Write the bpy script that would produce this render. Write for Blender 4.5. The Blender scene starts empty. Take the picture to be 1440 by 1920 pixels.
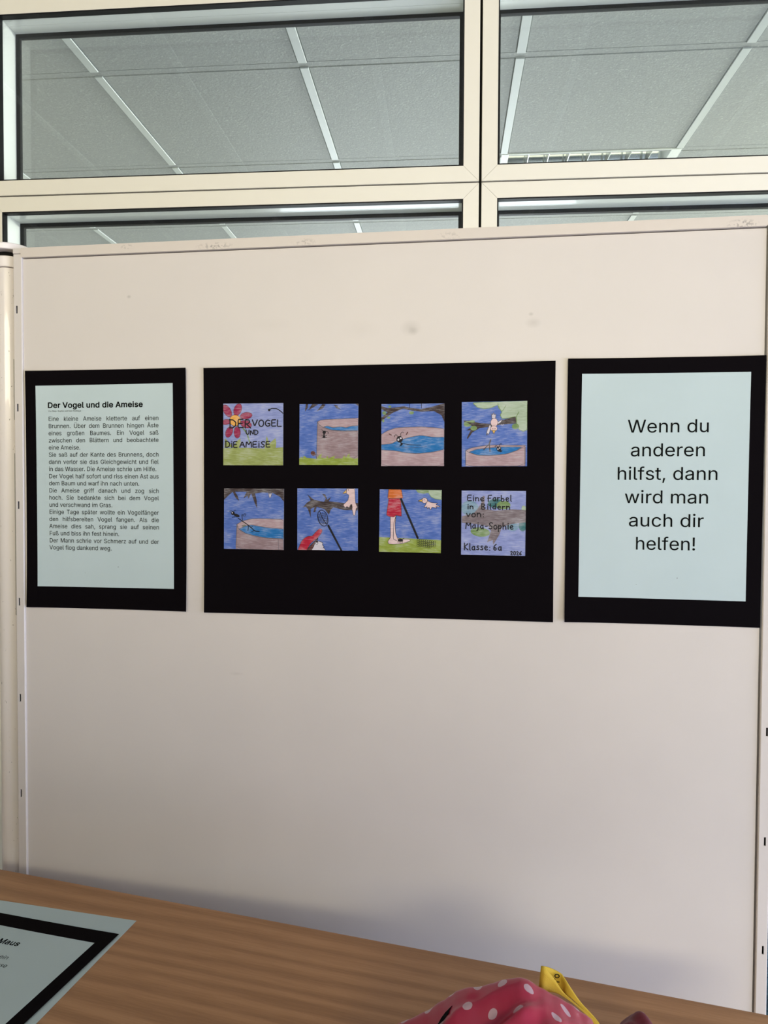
import bpy, bmesh, math, random
from mathutils import Vector, Matrix, noise as mnoise
random.seed(7)
S = bpy.context.scene
COL = S.collection
PI = math.pi
ZC = 1.29                                   # eye height above the floor

# ------------------------------------------------------------------ camera
cd = bpy.data.cameras.new('camera'); cam = bpy.data.objects.new('camera', cd); COL.objects.link(cam)
cd.sensor_fit = 'AUTO'; cd.sensor_width = 36.0; cd.lens = 1384.63 * 36.0 / 1920.0; cd.clip_start = 0.01
right = Vector((0.9963, 0.0854, 0.0047)); fwd = Vector((-0.0852, 0.9960, -0.0278)); fwd.normalize()
up = right.cross(fwd).normalized(); right = fwd.cross(up).normalized()
cam.matrix_world = Matrix(((right.x, up.x, -fwd.x, 0), (right.y, up.y, -fwd.y, 0), (right.z, up.z, -fwd.z, ZC), (0, 0, 0, 1)))
S.camera = cam
S.view_settings.view_transform = 'Standard'; S.view_settings.look = 'None'
S.view_settings.gamma = 1; S.view_settings.use_curve_mapping = False
S.view_settings.exposure = 0.0

# ------------------------------------------------------------------ world and daylight
w = bpy.data.worlds.new('sky'); S.world = w; w.use_nodes = True
bg = w.node_tree.nodes['Background']; bg.inputs[0].default_value = (0.75, 0.87, 1.0, 1); bg.inputs[1].default_value = 0.22

def area(name, loc, target, sx, sy, power, col):
    l = bpy.data.lights.new(name, 'AREA'); l.shape = 'RECTANGLE'; l.size = sx; l.size_y = sy; l.energy = power; l.color = col
    o = bpy.data.objects.new(name, l); COL.objects.link(o); o.location = loc
    o.rotation_euler = (Vector(target) - Vector(loc)).to_track_quat('-Z', 'Y').to_euler()
    return o
# classroom: window band in the back wall and in the right wall; far room: window band in its right wall
LIGHTS = [('daylight_back_window', (-0.2, -3.42, 2.2), (-0.2, 1.0, 2.2), 4.0, 0.6, 120, (1.0, 0.91, 0.69)),
          ('daylight_right_window', (2.92, -0.5, 0.75), (-0.3, -0.5, 0.75), 2.8, 1.2, 104, (0.61, 0.685, 1.0)),
          ('daylight_far_side_window', (5.9, 4.2, 1.95), (-0.5, 4.2, 1.95), 3.0, 0.8, 790, (1.0, 1.0, 0.95)),
          ('daylight_far_end_window', (-0.2, 6.33, 0.9), (-0.2, 2.0, 0.9), 2.5, 1.5, 84, (0.90, 0.92, 1.0))]
for _l in LIGHTS: area(*_l)

# ------------------------------------------------------------------ helpers
def lin(c):
    return tuple((x / 255 / 12.92) if x / 255 <= 0.04045 else ((x / 255 + 0.055) / 1.055) ** 2.4 for x in c)

def mat(name, col, rough=0.6, metal=0.0, spec=0.5, coat=0.0):
    m = bpy.data.materials.new(name); m.use_nodes = True
    b = m.node_tree.nodes['Principled BSDF']
    b.inputs['Base Color'].default_value = (*col, 1); b.inputs['Roughness'].default_value = rough
    b.inputs['Metallic'].default_value = metal; b.inputs['Specular IOR Level'].default_value = spec
    b.inputs['Coat Weight'].default_value = coat
    return m

def nd(m, t, **kw):
    n = m.node_tree.nodes.new(t)
    for k, v in kw.items():
        if k.startswith('i_'):
            n.inputs[k[2:]].default_value = v
        else:
            setattr(n, k, v)
    return n

def lk(m, a, b): m.node_tree.links.new(a, b)
def bsdf(m): return m.node_tree.nodes['Principled BSDF']

def obcoord(m, scale=(1, 1, 1)):
    tc = nd(m, 'ShaderNodeTexCoord'); mp = nd(m, 'ShaderNodeMapping'); mp.inputs['Scale'].default_value = scale
    lk(m, tc.outputs['Object'], mp.inputs['Vector']); return mp.outputs['Vector']

def noise(m, scale, vec=None, detail=3, rough=0.5):
    n = nd(m, 'ShaderNodeTexNoise'); n.inputs['Scale'].default_value = scale; n.inputs['Detail'].default_value = detail
    n.inputs['Roughness'].default_value = rough
    lk(m, vec if vec else obcoord(m), n.inputs['Vector']); return n.outputs['Fac']

def ramp(m, fac, stops):
    r = nd(m, 'ShaderNodeValToRGB'); e = r.color_ramp.elements
    while len(e) < len(stops): e.new(0.5)
    for k, (p, c) in enumerate(stops): e[k].position = p; e[k].color = (*c, 1) if len(c) == 3 else c
    lk(m, fac, r.inputs['Fac']); return r.outputs['Color']

def bump(m, h, strength=0.2, dist=0.001):
    b = nd(m, 'ShaderNodeBump'); b.inputs['Strength'].default_value = strength; b.inputs['Distance'].default_value = dist
    lk(m, h, b.inputs['Height']); lk(m, b.outputs['Normal'], bsdf(m).inputs['Normal'])

def mixc(m, fac, a, b, mode='MIX'):
    n = nd(m, 'ShaderNodeMix', data_type='RGBA', blend_type=mode)
    for sock, v in ((n.inputs[0], fac), (n.inputs[6], a), (n.inputs[7], b)):
        if hasattr(v, 'links'): lk(m, v, sock)
        elif isinstance(v, (int, float)): sock.default_value = v
        else: sock.default_value = (*v, 1)
    return n.outputs[2]

def math_(m, op, a, b=0.0, clamp=False):
    n = nd(m, 'ShaderNodeMath', operation=op, use_clamp=clamp)
    for k, v in enumerate((a, b)):
        if hasattr(v, 'links'): lk(m, v, n.inputs[k])
        else: n.inputs[k].default_value = v
    return n.outputs[0]

def smudges(m, vec, spots):
    """worn or dirty marks at fixed places of the thing: (x, y, z, rx, rz, strength)"""
    tot = None
    for (x, y, z, rx, rz, s) in spots:
        mp = nd(m, 'ShaderNodeMapping'); mp.inputs['Location'].default_value = (-x / rx, 0, -z / rz); mp.inputs['Scale'].default_value = (1 / rx, 0, 1 / rz)
        lk(m, vec, mp.inputs['Vector'])
        l = nd(m, 'ShaderNodeVectorMath', operation='LENGTH'); lk(m, mp.outputs['Vector'], l.inputs[0])
        d = math_(m, 'SUBTRACT', 1.0, l.outputs['Value'], True)
        d = math_(m, 'MULTIPLY', d, s)
        tot = d if tot is None else math_(m, 'ADD', tot, d)
    return tot

# bmesh shapes -------------------------------------------------------
def box(bm, x0, x1, y0, y1, z0, z1, bev=0.0, seg=2, mi=0):
    r = bmesh.ops.create_cube(bm, size=1.0)
    for v in r['verts']:
        v.co = Vector((x0 + (v.co.x + .5) * (x1 - x0), y0 + (v.co.y + .5) * (y1 - y0), z0 + (v.co.z + .5) * (z1 - z0)))
    fs = {f for v in r['verts'] for f in v.link_faces}
    for f in fs: f.material_index = mi
    if bev > 0:
        es = list({e for v in r['verts'] for e in v.link_edges})
        bmesh.ops.bevel(bm, geom=es, offset=bev, segments=seg, profile=0.5, affect='EDGES')

def prism(bm, pts, axis, a, b, mi=0):
    """extrude a 2-D outline along axis ('y' or 'z') from a to b"""
    mk = (lambda p, t: (p[0], t, p[1])) if axis == 'y' else (lambda p, t: (p[0], p[1], t))
    A = [bm.verts.new(mk(p, a)) for p in pts]; B = [bm.verts.new(mk(p, b)) for p in pts]
    n = len(pts)
    fs = [bm.faces.new(A), bm.faces.new(B[::-1])]
    for i in range(n): fs.append(bm.faces.new((A[i], B[i], B[(i + 1) % n], A[(i + 1) % n])))
    for f in fs: f.material_index = mi

def lathe(bm, prof, cx=0, cy=0, n=200):
    rings = []
    for (r, z) in prof:
        rings.append([bm.verts.new((cx + max(r, 1e-5) * math.cos(2 * PI * k / n), cy + max(r, 1e-5) * math.sin(2 * PI * k / n), z)) for k in range(n)])
    for a, b in zip(rings, rings[1:]):
        for k in range(n): bm.faces.new((a[k], a[(k + 1) % n], b[(k + 1) % n], b[k]))

def tube(bm, pts, r, n=10):
    pts = [Vector(p) for p in pts]; rings = []
    for i, p in enumerate(pts):
        t = (pts[min(i + 1, len(pts) - 1)] - pts[max(i - 1, 0)]).normalized()
        a = t.orthogonal().normalized(); b = t.cross(a)
        rings.append([bm.verts.new(p + a * r * math.cos(2 * PI * k / n) + b * r * math.sin(2 * PI * k / n)) for k in range(n)])
    for A, B in zip(rings, rings[1:]):
        for k in range(n): bm.faces.new((A[k], A[(k + 1) % n], B[(k + 1) % n], B[k]))
    bm.faces.new(rings[0]); bm.faces.new(rings[-1])

def obj(name, bm, mats, parent=None, smooth=False, loc=None, rot=None):
    bmesh.ops.recalc_face_normals(bm, faces=bm.faces[:])
    me = bpy.data.meshes.new(name); bm.to_mesh(me); bm.free()
    for m in (mats if isinstance(mats, (list, tuple)) else [mats]): me.materials.append(m)
    if smooth:
        for p in me.polygons: p.use_smooth = True
    o = bpy.data.objects.new(name, me); COL.objects.link(o)
    if parent: o.parent = parent
    if loc: o.location = loc
    if rot: o.rotation_euler = rot
    return o

def flatmesh(name, verts, faces, idx, mats, parent):
    me = bpy.data.meshes.new(name); me.from_pydata(verts, [], faces); me.update()
    for m in mats: me.materials.append(m)
    if idx: me.polygons.foreach_set('material_index', idx)
    o = bpy.data.objects.new(name, me); COL.objects.link(o); o.parent = parent
    return o

def thing(name, label, cat, loc=(0, 0, 0), rot=(0, 0, 0), group=None):
    o = bpy.data.objects.new(name, None); COL.objects.link(o); o.location = loc; o.rotation_euler = rot
    o.empty_display_size = 0.05
    o['label'] = label; o['category'] = cat
    if group: o['group'] = group
    return o

def struct(o): o['kind'] = 'structure'; return o
def sempty(name, loc=(0, 0, 0)):
    o = bpy.data.objects.new(name, None); COL.objects.link(o); o.location = loc; o['kind'] = 'structure'; return o
def B(): return bmesh.new()

# ------------------------------------------------------------------ materials
M_wall = mat('painted plaster', (0.66, 0.65, 0.60), 0.8)
bump(M_wall, noise(M_wall, 300), 0.15)
M_floor = mat('linoleum', (0.66, 0.66, 0.66), 0.45)
lk(M_floor, ramp(M_floor, noise(M_floor, 60), [(0.3, (0.62, 0.62, 0.63)), (0.7, (0.69, 0.69, 0.70))]), bsdf(M_floor).inputs['Base Color'])
M_alu = mat('cream powder coated aluminium', (0.93, 0.88, 0.715), 0.35)
M_jamb = mat('white enamelled reveal', (0.90, 0.91, 0.87), 0.22, coat=0.3)
M_gasket = mat('black rubber gasket', (0.006, 0.006, 0.006), 0.5, spec=0.2)
M_dark = mat('dark joint', (0.012, 0.011, 0.009), 0.8, spec=0.1)
M_joint = mat('brown grey joint strip', (0.085, 0.075, 0.055), 0.7)

M_tile = mat('mineral fibre ceiling tile', (0.60, 0.62, 0.60), 0.55)
n1 = noise(M_tile, 170, detail=4, rough=0.65)
lk(M_tile, ramp(M_tile, n1, [(0.34, (0.31, 0.322, 0.322)), (0.60, (0.355, 0.368, 0.368)), (0.72, (0.53, 0.545, 0.54))]), bsdf(M_tile).inputs['Base Color'])
bump(M_tile, n1, 0.35, 0.003)
M_runner = mat('white ceiling runner', (0.58, 0.61, 0.615), 0.35)

def glass_mat(name, tint):
    m = bpy.data.materials.new(name); m.use_nodes = True; nt = m.node_tree
    for n in list(nt.nodes):
        if n.type != 'OUTPUT_MATERIAL': nt.nodes.remove(n)
    out = nt.nodes[0]
    fr = nd(m, 'ShaderNodeFresnel'); fr.inputs['IOR'].default_value = 1.5
    f2 = math_(m, 'MULTIPLY', fr.outputs[0], 0.45, True)
    tr = nd(m, 'ShaderNodeBsdfTransparent'); tr.inputs['Color'].default_value = (*tint, 1)
    gl = nd(m, 'ShaderNodeBsdfGlossy'); gl.inputs['Roughness'].default_value = 0.0
    mx = nd(m, 'ShaderNodeMixShader'); lk(m, f2, mx.inputs[0]); lk(m, tr.outputs[0], mx.inputs[1]); lk(m, gl.outputs[0], mx.inputs[2])
    lk(m, mx.outputs[0], out.inputs['Surface']); return m
M_glass = glass_mat('window glass', (0.965, 0.985, 0.978))

M_board = mat('cream laminate board', (0.66, 0.61, 0.55), 0.42, spec=0.4)
v = obcoord(M_board)
sm = smudges(M_board, v, [(-0.0516, 0, 0.2236, .016, .012, .22), (-0.048, 0, 0.2196, .008, .006, .25), (0.1131, 0, 0.2264, .012, .008, .2), (-0.12, 0, 0.223, .03, .016, .06), (-0.25, 0, 0.233, .035, .012, .05),
                          (-0.46, 0, 0.279, .004, .003, .4), (0.11, 0, 0.238, .004, .003, .35), (-0.30, 0, -0.262, .012, .003, .12)])
nz = noise(M_board, 7, v, 2)
basec = ramp(M_board, nz, [(0.3, (0.645, 0.598, 0.540)), (0.7, (0.670, 0.620, 0.557))])
lk(M_board, mixc(M_board, sm, basec, (0.20, 0.18, 0.15)), bsdf(M_board).inputs['Base Color'])
M_post = mat('cream enamelled post', (0.66, 0.61, 0.55), 0.38)
M_rail = mat('scuffed cream rail', (0.65, 0.585, 0.505), 0.42)
v = obcoord(M_rail)
sm = smudges(M_rail, v, [(-0.329, 0, 0.3447, .03, .006, 1.2), (0.374, 0, 0.3438, .022, .007, 1.5), (-0.46, 0, 0.349, .012, .004, 1.0), (-0.2, 0, 0.3447, .02, .006, .8), (0.0, 0, 0.345, .02, .006, .7)])
k = math_(M_rail, 'MULTIPLY', sm, math_(M_rail, 'GREATER_THAN', noise(M_rail, 260, v, 2), 0.54), True)
lk(M_rail, mixc(M_rail, math_(M_rail, 'MULTIPLY', k, .6), (0.65, 0.585, 0.505), (0.22, 0.19, 0.17)), bsdf(M_rail).inputs['Base Color'])
M_column = mat('worn white lacquered column', (0.76, 0.70, 0.64), 0.28, coat=0.4)
v = obcoord(M_column, (60, 60, 26))
chip = math_(M_column, 'GREATER_THAN', noise(M_column, 3.0, v, 4, 0.7), 0.675)
lk(M_column, mixc(M_column, chip, (0.86, 0.80, 0.745), (0.22, 0.18, 0.15)), bsdf(M_column).inputs['Base Color'])
M_olive = mat('grey hinge strip', (0.27, 0.265, 0.225), 0.5)

M_black = mat('black card', (0.0030, 0.0019, 0.0026), 0.8, spec=0.05)
M_paper = mat('pale grey green paper', (0.50, 0.60, 0.59), 0.75, spec=0.15)
nz = noise(M_paper, 9, None, 2)
fleck = math_(M_paper, 'GREATER_THAN', noise(M_paper, 210, None, 1), 0.835)
lk(M_paper, mixc(M_paper, fleck, ramp(M_paper, nz, [(0.3, (0.49, 0.59, 0.582)), (0.7, (0.515, 0.615, 0.608))]), (0.2, 0.22, 0.22)), bsdf(M_paper).inputs['Base Color'])
M_ink = mat('black printing ink', (0.0045, 0.0055, 0.0055), 0.8, spec=0.04)

M_wood = mat('beech veneer', (0.46, 0.25, 0.135), 0.42, spec=0.35)
vg = obcoord(M_wood, (1.6, 22, 22))
wv = nd(M_wood, 'ShaderNodeTexWave', wave_type='BANDS', bands_direction='Y'); wv.inputs['Scale'].default_value = 0.55; wv.inputs['Distortion'].default_value = 11.0
wv.inputs['Detail'].default_value = 4; wv.inputs['Detail Scale'].default_value = 0.9; lk(M_wood, vg, wv.inputs['Vector'])
f = math_(M_wood, 'ADD', math_(M_wood, 'MULTIPLY', wv.outputs['Fac'], .24), math_(M_wood, 'MULTIPLY', noise(M_wood, 1.0, obcoord(M_wood, (5, 130, 130)), 4, .6), .40))
f = math_(M_wood, 'ADD', f, math_(M_wood, 'MULTIPLY', noise(M_wood, 1.0, obcoord(M_wood, (28, 620, 620)), 2, .5), .36))
lk(M_wood, ramp(M_wood, f, [(0.34, (0.335, 0.164, 0.068)), (0.5, (0.405, 0.203, 0.088)), (0.66, (0.47, 0.246, 0.112))]), bsdf(M_wood).inputs['Base Color'])
M_steel = mat('grey steel tube', (0.35, 0.36, 0.37), 0.35, 0.8)
M_mirror = mat('polished aluminium reflector', (0.80, 0.83, 0.83), 0.12, 1.0)
M_blade = mat('satin aluminium blade', (0.62, 0.65, 0.66), 0.3, 0.9)
M_tube = mat('lamp glass', (0.42, 0.45, 0.45), 0.25)
M_lampwhite = mat('white lamp sheet metal', (0.82, 0.85, 0.85), 0.4)
M_blue = mat('blue woven upholstery', (0.05, 0.13, 0.24), 0.9)
vb = noise(M_blue, 260, None, 2)
lk(M_blue, ramp(M_blue, vb, [(0.35, (0.02, 0.06, 0.13)), (0.65, (0.10, 0.26, 0.38))]), bsdf(M_blue).inputs['Base Color'])

# ------------------------------------------------------------------ room shell
XL, XR, YB, YW, ZT = -3.4, 3.0, -3.5, 1.772, ZC + 1.30
FZ = ZC + 1.20                                # ceiling height of the room behind the glass
bm = B(); box(bm, XL - .1, XR + .1, YB - .1, YW + .05, -0.1, 0); struct(obj('floor', bm, M_floor))
M_floor2 = mat('dark linoleum', (0.16, 0.165, 0.165), 0.5)
bm = B(); box(bm, XL - .1, 6.1, YW + .05, 6.6, -0.1, 0); struct(obj('floor_beyond', bm, M_floor2))
def tiled_ceiling(name, x0, x1, y0, y1, z, xs, ys, s):
    root = sempty(name)
    bm = B()
    kx0 = math.floor((x0 - xs) / s); kx1 = math.ceil((x1 - xs) / s)
    ky0 = math.floor((y0 - ys) / s); ky1 = math.ceil((y1 - ys) / s)
    g = 0.0115
    for i in range(kx0, kx1):
        for j in range(ky0, ky1):
            a, b = max(xs + i * s + g, x0), min(xs + (i + 1) * s - g, x1); c, d = max(ys + j * s + g, y0), min(ys + (j + 1) * s - g, y1)
            if name.endswith('beyond') and (i, j) in LAMPS: c += .30
            if b - a > .03 and d - c > .03:
                box(bm, a, b, c, d, z + .0005, z + .02, .004, 1)
    obj('tiles', bm, M_tile, root)
    bm = B()
    for i in range(kx0, kx1 + 1):
        x = xs + i * s
        if x0 < x < x1:
            for j in range(ky0, ky1):        # runner pieces butt against the cross bars
                box(bm, x - .012, x + .012, max(ys + j * s + .0125, y0), min(ys + (j + 1) * s - .0125, y1), z - .0022, z + .03, .0006, 1)
    obj('runners', bm, M_runner, root)
    bm = B()
    for j in range(ky0, ky1 + 1):
        y = ys + j * s
        if y0 < y < y1: box(bm, x0, x1, y - .012, y + .012, z + .0015, z + .03, .0006, 1)
    obj('cross_bars', bm, M_tile, root)
    bm = B(); box(bm, x0, x1, y0, y1, z + .12, z + .16); obj('slab', bm, M_wall, root)
    return root
LAMPS = {(2, 1)}
tiled_ceiling('ceiling_beyond', XL, 6.0, 1.90, 6.4, FZ, -1.018, 2.0876, 0.60517)
tiled_ceiling('ceiling', XL, XR, YB, 1.765, ZT, -0.83, 1.50, 0.605)

def wall_with_opening(name, axis, pos, thick, a0, a1, z1, oa, ob, oz0, oz1):
    bm = B()
    def bx(p, q, r, t):
        if axis == 'x': box(bm, pos, pos + thick, p, q, r, t)
        else: box(bm, p, q, pos, pos + thick, r, t)
    bx(a0, oa, 0, z1); bx(ob, a1, 0, z1); bx(oa, ob, 0, oz0); bx(oa, ob, oz1, z1)
    return struct(obj(name, bm, M_wall))
wall_with_opening('wall_back', 'y', YB - .1, .1, XL - .1, XR + .1, ZT + .16, -2.2, 1.8, 1.88, 2.52)
wall_with_opening('wall_right', 'x', XR, .1, YB, YW, ZT + .16, -1.9, 0.9, 0.12, 1.4)
bm = B(); box(bm, XL - .1, XL, YB, 6.4, 0, ZT + .16); struct(obj('wall_left', bm, M_wall))
wall_with_opening('wall_far', 'y', 6.4, .1, XL - .1, 6.1, FZ + .16, -1.5, 1.1, 0.1, 1.7)
wall_with_opening('wall_far_right', 'x', 6.0, .1, YW, 6.4, FZ + .16, 2.7, 5.7, 1.5, 2.4)
bm = B(); box(bm, XR, 6.1, YW, YW + .1, 0, FZ + .16); struct(obj('wall_far_return', bm, M_wall))

bm = B(); box(bm, XL, .02, -1.25, -1.19, 0, 1.67, .004, 1); struct(obj('added_light_screen', bm, M_wall))  # unseen half-height screen, added to keep back-window light off lower board and table

def outer_window(name, axis, pos, a, b, z0, z1, nm):
    root = sempty(name); bm = B()
    def bx(p, q, r, t):
        if axis == 'x': box(bm, pos, pos + .05, p, q, r, t, .003, 1)
        else: box(bm, p, q, pos, pos + .05, r, t, .003, 1)
    for k in range(nm + 1):
        c = a + (b - a) * k / nm; c = min(max(c, a + .03), b - .03); bx(c - .03, c + .03, z0, z1)
    bx(a, b, z0, z0 + .06); bx(a, b, z1 - .06, z1)
    obj('window_frame', bm, M_alu, root)
    bm = B()
    if axis == 'x': box(bm, pos + .02, pos + .026, a + .05, b - .05, z0 + .05, z1 - .05)
    else: box(bm, a + .05, b - .05, pos + .02, pos + .026, z0 + .05, z1 - .05)
    obj('window_pane', bm, M_glass, root)
outer_window('window_5', 'y', YB - .075, -2.2, 1.8, 1.88, 2.52, 3)
outer_window('window_6', 'x', XR + .025, -1.9, 0.9, 0.12, 1.4, 2)
outer_window('window_8', 'y', 6.425, -1.5, 1.1, 0.1, 1.7, 2)
outer_window('window_7', 'x', 6.025, 2.7, 5.7, 1.5, 2.4, 2)

# ------------------------------------------------------------------ glazed partition wall behind the board
XG, MOD, GAP = 0.0723, 1.2225, 0.0063         # vertical joint, window module, joint width
CAV = 1.850
def mitred_frame(bm, x0, x1, z0, z1, wd, y0, y1, wl=None):
    e = 0.00035
    ix0, ix1, iz0, iz1 = x0 + (wl or wd), x1 - wd, z0 + wd, z1 - wd
    prism(bm, [(x0 + e, z0), (x1 - e, z0), (ix1 - e, iz0), (ix0 + e, iz0)], 'y', y0, y1)
    prism(bm, [(x0 + e, z1), (ix0 + e, iz1), (ix1 - e, iz1), (x1 - e, z1)], 'y', y0, y1)
    prism(bm, [(x0, z0 + e), (ix0, iz0 + e), (ix0, iz1 - e), (x0, z1 - e)], 'y', y0, y1)
    prism(bm, [(x1, z0 + e), (x1, z1 - e), (ix1, iz1 - e), (ix1, iz0 + e)], 'y', y0, y1)
def ring(bm, x0, x1, z0, z1, wx, wz, y0, y1):
    box(bm, x0, x0 + wx, y0, y1, z0, z1); box(bm, x1 - wx, x1, y0, y1, z0, z1)
    box(bm, x0 + wx, x1 - wx, y0, y1, z0, z0 + wz); box(bm, x0 + wx, x1 - wx, y0, y1, z1 - wz, z1)
def inner_window(name, x0, x1, z0, z1, wd=0.0365, wl=None):
    root = sempty(name)
    bm = B(); mitred_frame(bm, x0, x1, z0, z1, wd, YW, YW + .030, wl); obj('sash', bm, M_alu, root)
    a, b, c, d = x0 + (wl or wd), x1 - wd, z0 + wd, z1 - wd
    bm = B(); ring(bm, a, b, c, d, .003, .003, YW + .0008, YW + .018); obj('front_gasket', bm, M_gasket, root)
    bm = B(); box(bm, a + .001, b - .001, YW + .011, YW + .0125, c + .001, d - .001); obj('front_pane', bm, M_glass, root)
    # reveal: jambs and soffit as four sloping-free boards, soffit in two strips with a joint
    bm = B()
    box(bm, a - .004, a + .0005, YW + .0185, CAV + .02, c, d); box(bm, b - .0005, b + .004, YW + .0185, CAV + .02, c, d)
    box(bm, a, b, YW + .0185, CAV + .02, c - .004, c + .0005)
    ym = (YW + .0185 + CAV) / 2 - .002
    box(bm, a, b, YW + .0185, ym, d - .0005, d + .004, .0003, 1); box(bm, a, b, ym + .0006, CAV + .02, d - .0005, d + .004, .0003, 1)
    obj('reveal', bm, M_jamb, root)
    bm = B(); ring(bm, a + .0006, b - .0006, c + .0006, d - .0006, .0095, .0095, CAV, CAV + .012); obj('rear_gasket', bm, M_gasket, root)
    bm = B(); box(bm, a + .006, b - .006, CAV + .003, CAV + .0045, c + .006, d - .006); obj('rear_pane', bm, M_glass, root)
    bm = B(); mitred_frame(bm, x0, x1, z0, z1, wd, CAV + .013, CAV + .022, wl); obj('rear_sash', bm, M_alu, root)
n = 0
Z_UP0, Z_UP1, Z_LO0, Z_LO1 = ZC + .7318, ZC + 1.2115, ZC - .40, ZC + .7278
for (i, names) in ((0, ('window_1', 'window_3')), (1, ('window_2', 'window_4'))):
    x0 = XG - MOD * (1 - i) + GAP / 2; x1 = x0 + MOD - GAP
    inner_window(names[0], x0, x1, Z_UP0, Z_UP1, .0365, .0285 if i == 0 else None); inner_window(names[1], x0, x1, Z_LO0, Z_LO1)
# joints and the solid parts of the partition around the four windows
bm = B()
for xx in (XG - MOD, XG, XG + MOD): box(bm, xx - GAP / 2 - .001, xx + GAP / 2 + .001, YW + .022, CAV + .03, Z_LO0, Z_UP1)
struct(obj('trim_1', bm, M_dark))
bm = B()
for s in (0, 1):
    a = XG - MOD + s * MOD + GAP / 2; box(bm, a, a + MOD - GAP, YW + .006, CAV + .03, Z_LO1 - .001, Z_UP0 + .001)
struct(obj('trim_2', bm, M_joint))
bm = B()
box(bm, XL, XR, YW, CAV + .03, 0, Z_LO0 - .004, .002, 1); box(bm, XL, XR, YW, CAV + .03, Z_UP1 + .004, ZT + .16, .002, 1)
box(bm, XL, XG - MOD - GAP / 2, YW, CAV + .03, Z_LO0 - .004, Z_UP1 + .004, .002, 1); box(bm, XG + MOD + GAP / 2, XR, YW, CAV + .03, Z_LO0 - .004, Z_UP1 + .004, .002, 1)
struct(obj('wall_front', bm, M_alu))

# louvre ceiling lamp in the far room (fills one tile bay), and its twins farther off
def louvre(x0, y0, label):
    s = 0.60517; t = thing('ceiling_light', label, 'ceiling light', (x0 + s / 2, y0 + s / 2, FZ), group=None)
    h = s / 2 + .009; z0 = -.0028; yn = -h; yf = -h + .30
    bm = B(); ring_ = [(-h, -h + .026, yn, yf), (h - .034, h, yn, yf), (-h + .026, h - .034, yn, yn + .006), (-h + .026, h - .034, yf - .006, yf)]
    for (a, b, c, d) in ring_: box(bm, a, b, c, d, z0, .05, .001, 1)
    box(bm, -h, h, yn, yf, .075, .085); obj('housing', bm, M_lampwhite, t)
    hi = h - .026; nb = 2; nc = 8
    for q in range(nb):                      # four reflector troughs, each with its tube
        c0 = yn + .006 + (yf - yn - .012) * q / nb; c1 = yn + .006 + (yf - yn - .012) * (q + 1) / nb
        bm = B(); pts = []
        for k in range(13):
            u = -1 + 2 * k / 12; pts.append(((c0 + c1) / 2 + u * ((c1 - c0) / 2 - .001), .066 * (1 - u * u) ** .75 + .001))
        for k in range(12):
            p, r = pts[k], pts[k + 1]
            bm.faces.new([bm.verts.new(v) for v in ((-hi, p[0], p[1]), (hi, p[0], p[1]), (hi, r[0], r[1]), (-hi, r[0], r[1]))])
        bmesh.ops.remove_doubles(bm, verts=bm.verts[:], dist=1e-6)
        obj('reflector', bm, M_mirror, t, True)
        bm = B(); tube(bm, [(-hi, (c0 + c1) / 2, .044), (hi, (c0 + c1) / 2, .044)], .008, 12); obj('lamp_tube', bm, M_tube, t, True)
    for k in range(1, nc):                   # cross blades, thick at the foot
        x = -hi + 2 * hi * k / nc
        bm = B()
        for q in range(nb):
            c0 = yn + .006 + (yf - yn - .012) * q / nb; c1 = yn + .006 + (yf - yn - .012) * (q + 1) / nb
            prism(bm, [(c0 + .001, -.003), (c1 - .001, -.003), ((c0 + c1) / 2 + .012, .034), ((c0 + c1) / 2 - .012, .034)], 'z', -.0012, .0012)
        for v in bm.verts: v.co = Vector((v.co.z + x, v.co.x, v.co.y))
        obj('louvre_blade', bm, M_blade, t)
    return t
louvre(-1.018 + 2 * .60517, 2.0876 + .60517, 'square louvred ceiling light seen through the upper right window')

# ------------------------------------------------------------------ the display board
A_B, D_B = -0.05347, 1.01306
def bpt(u, y, z):                            # board coordinates -> world
    return Vector((u * math.cos(A_B) - y * math.sin(A_B), D_B + u * math.sin(A_B) + y * math.cos(A_B), ZC + z))
board = thing('display_board', 'large cream movable partition board carrying three black posters', 'display board', bpt(0, 0, 0), (0, 0, A_B))
bm = B(); box(bm, -.6262, .4052, 0, .018, -1.12, .3390, .0006, 2); obj('panel', bm, M_board, board)
bm = B(); prof = []
x0, x1, z0, z1, r = -.6258, .4050, .3402, .3532, .0022
for (cx, cz, a0) in ((x0 + r, z0 + r, PI), (x1 - r, z0 + r, 1.5 * PI), (x1 - r, z1 - r * .6, 0), (x0 + r, z1 - r * .6, .5 * PI)):
    for k in range(5): prof.append((cx + r * math.cos(a0 + k * PI / 8), cz + r * .999 * math.sin(a0 + k * PI / 8)))
prism(bm, prof, 'y', -.0045, .022); obj('top_rail', bm, M_rail, board)
bm = B(); box(bm, -.6240, .4030, .004, .016, .3388, .3404); obj('rail_joint', bm, M_dark, board)
bm = B(); box(bm, -.6258, .4050, -.003, .021, -1.16, -1.1205, .001, 1); obj('bottom_rail', bm, M_rail, board)
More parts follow.
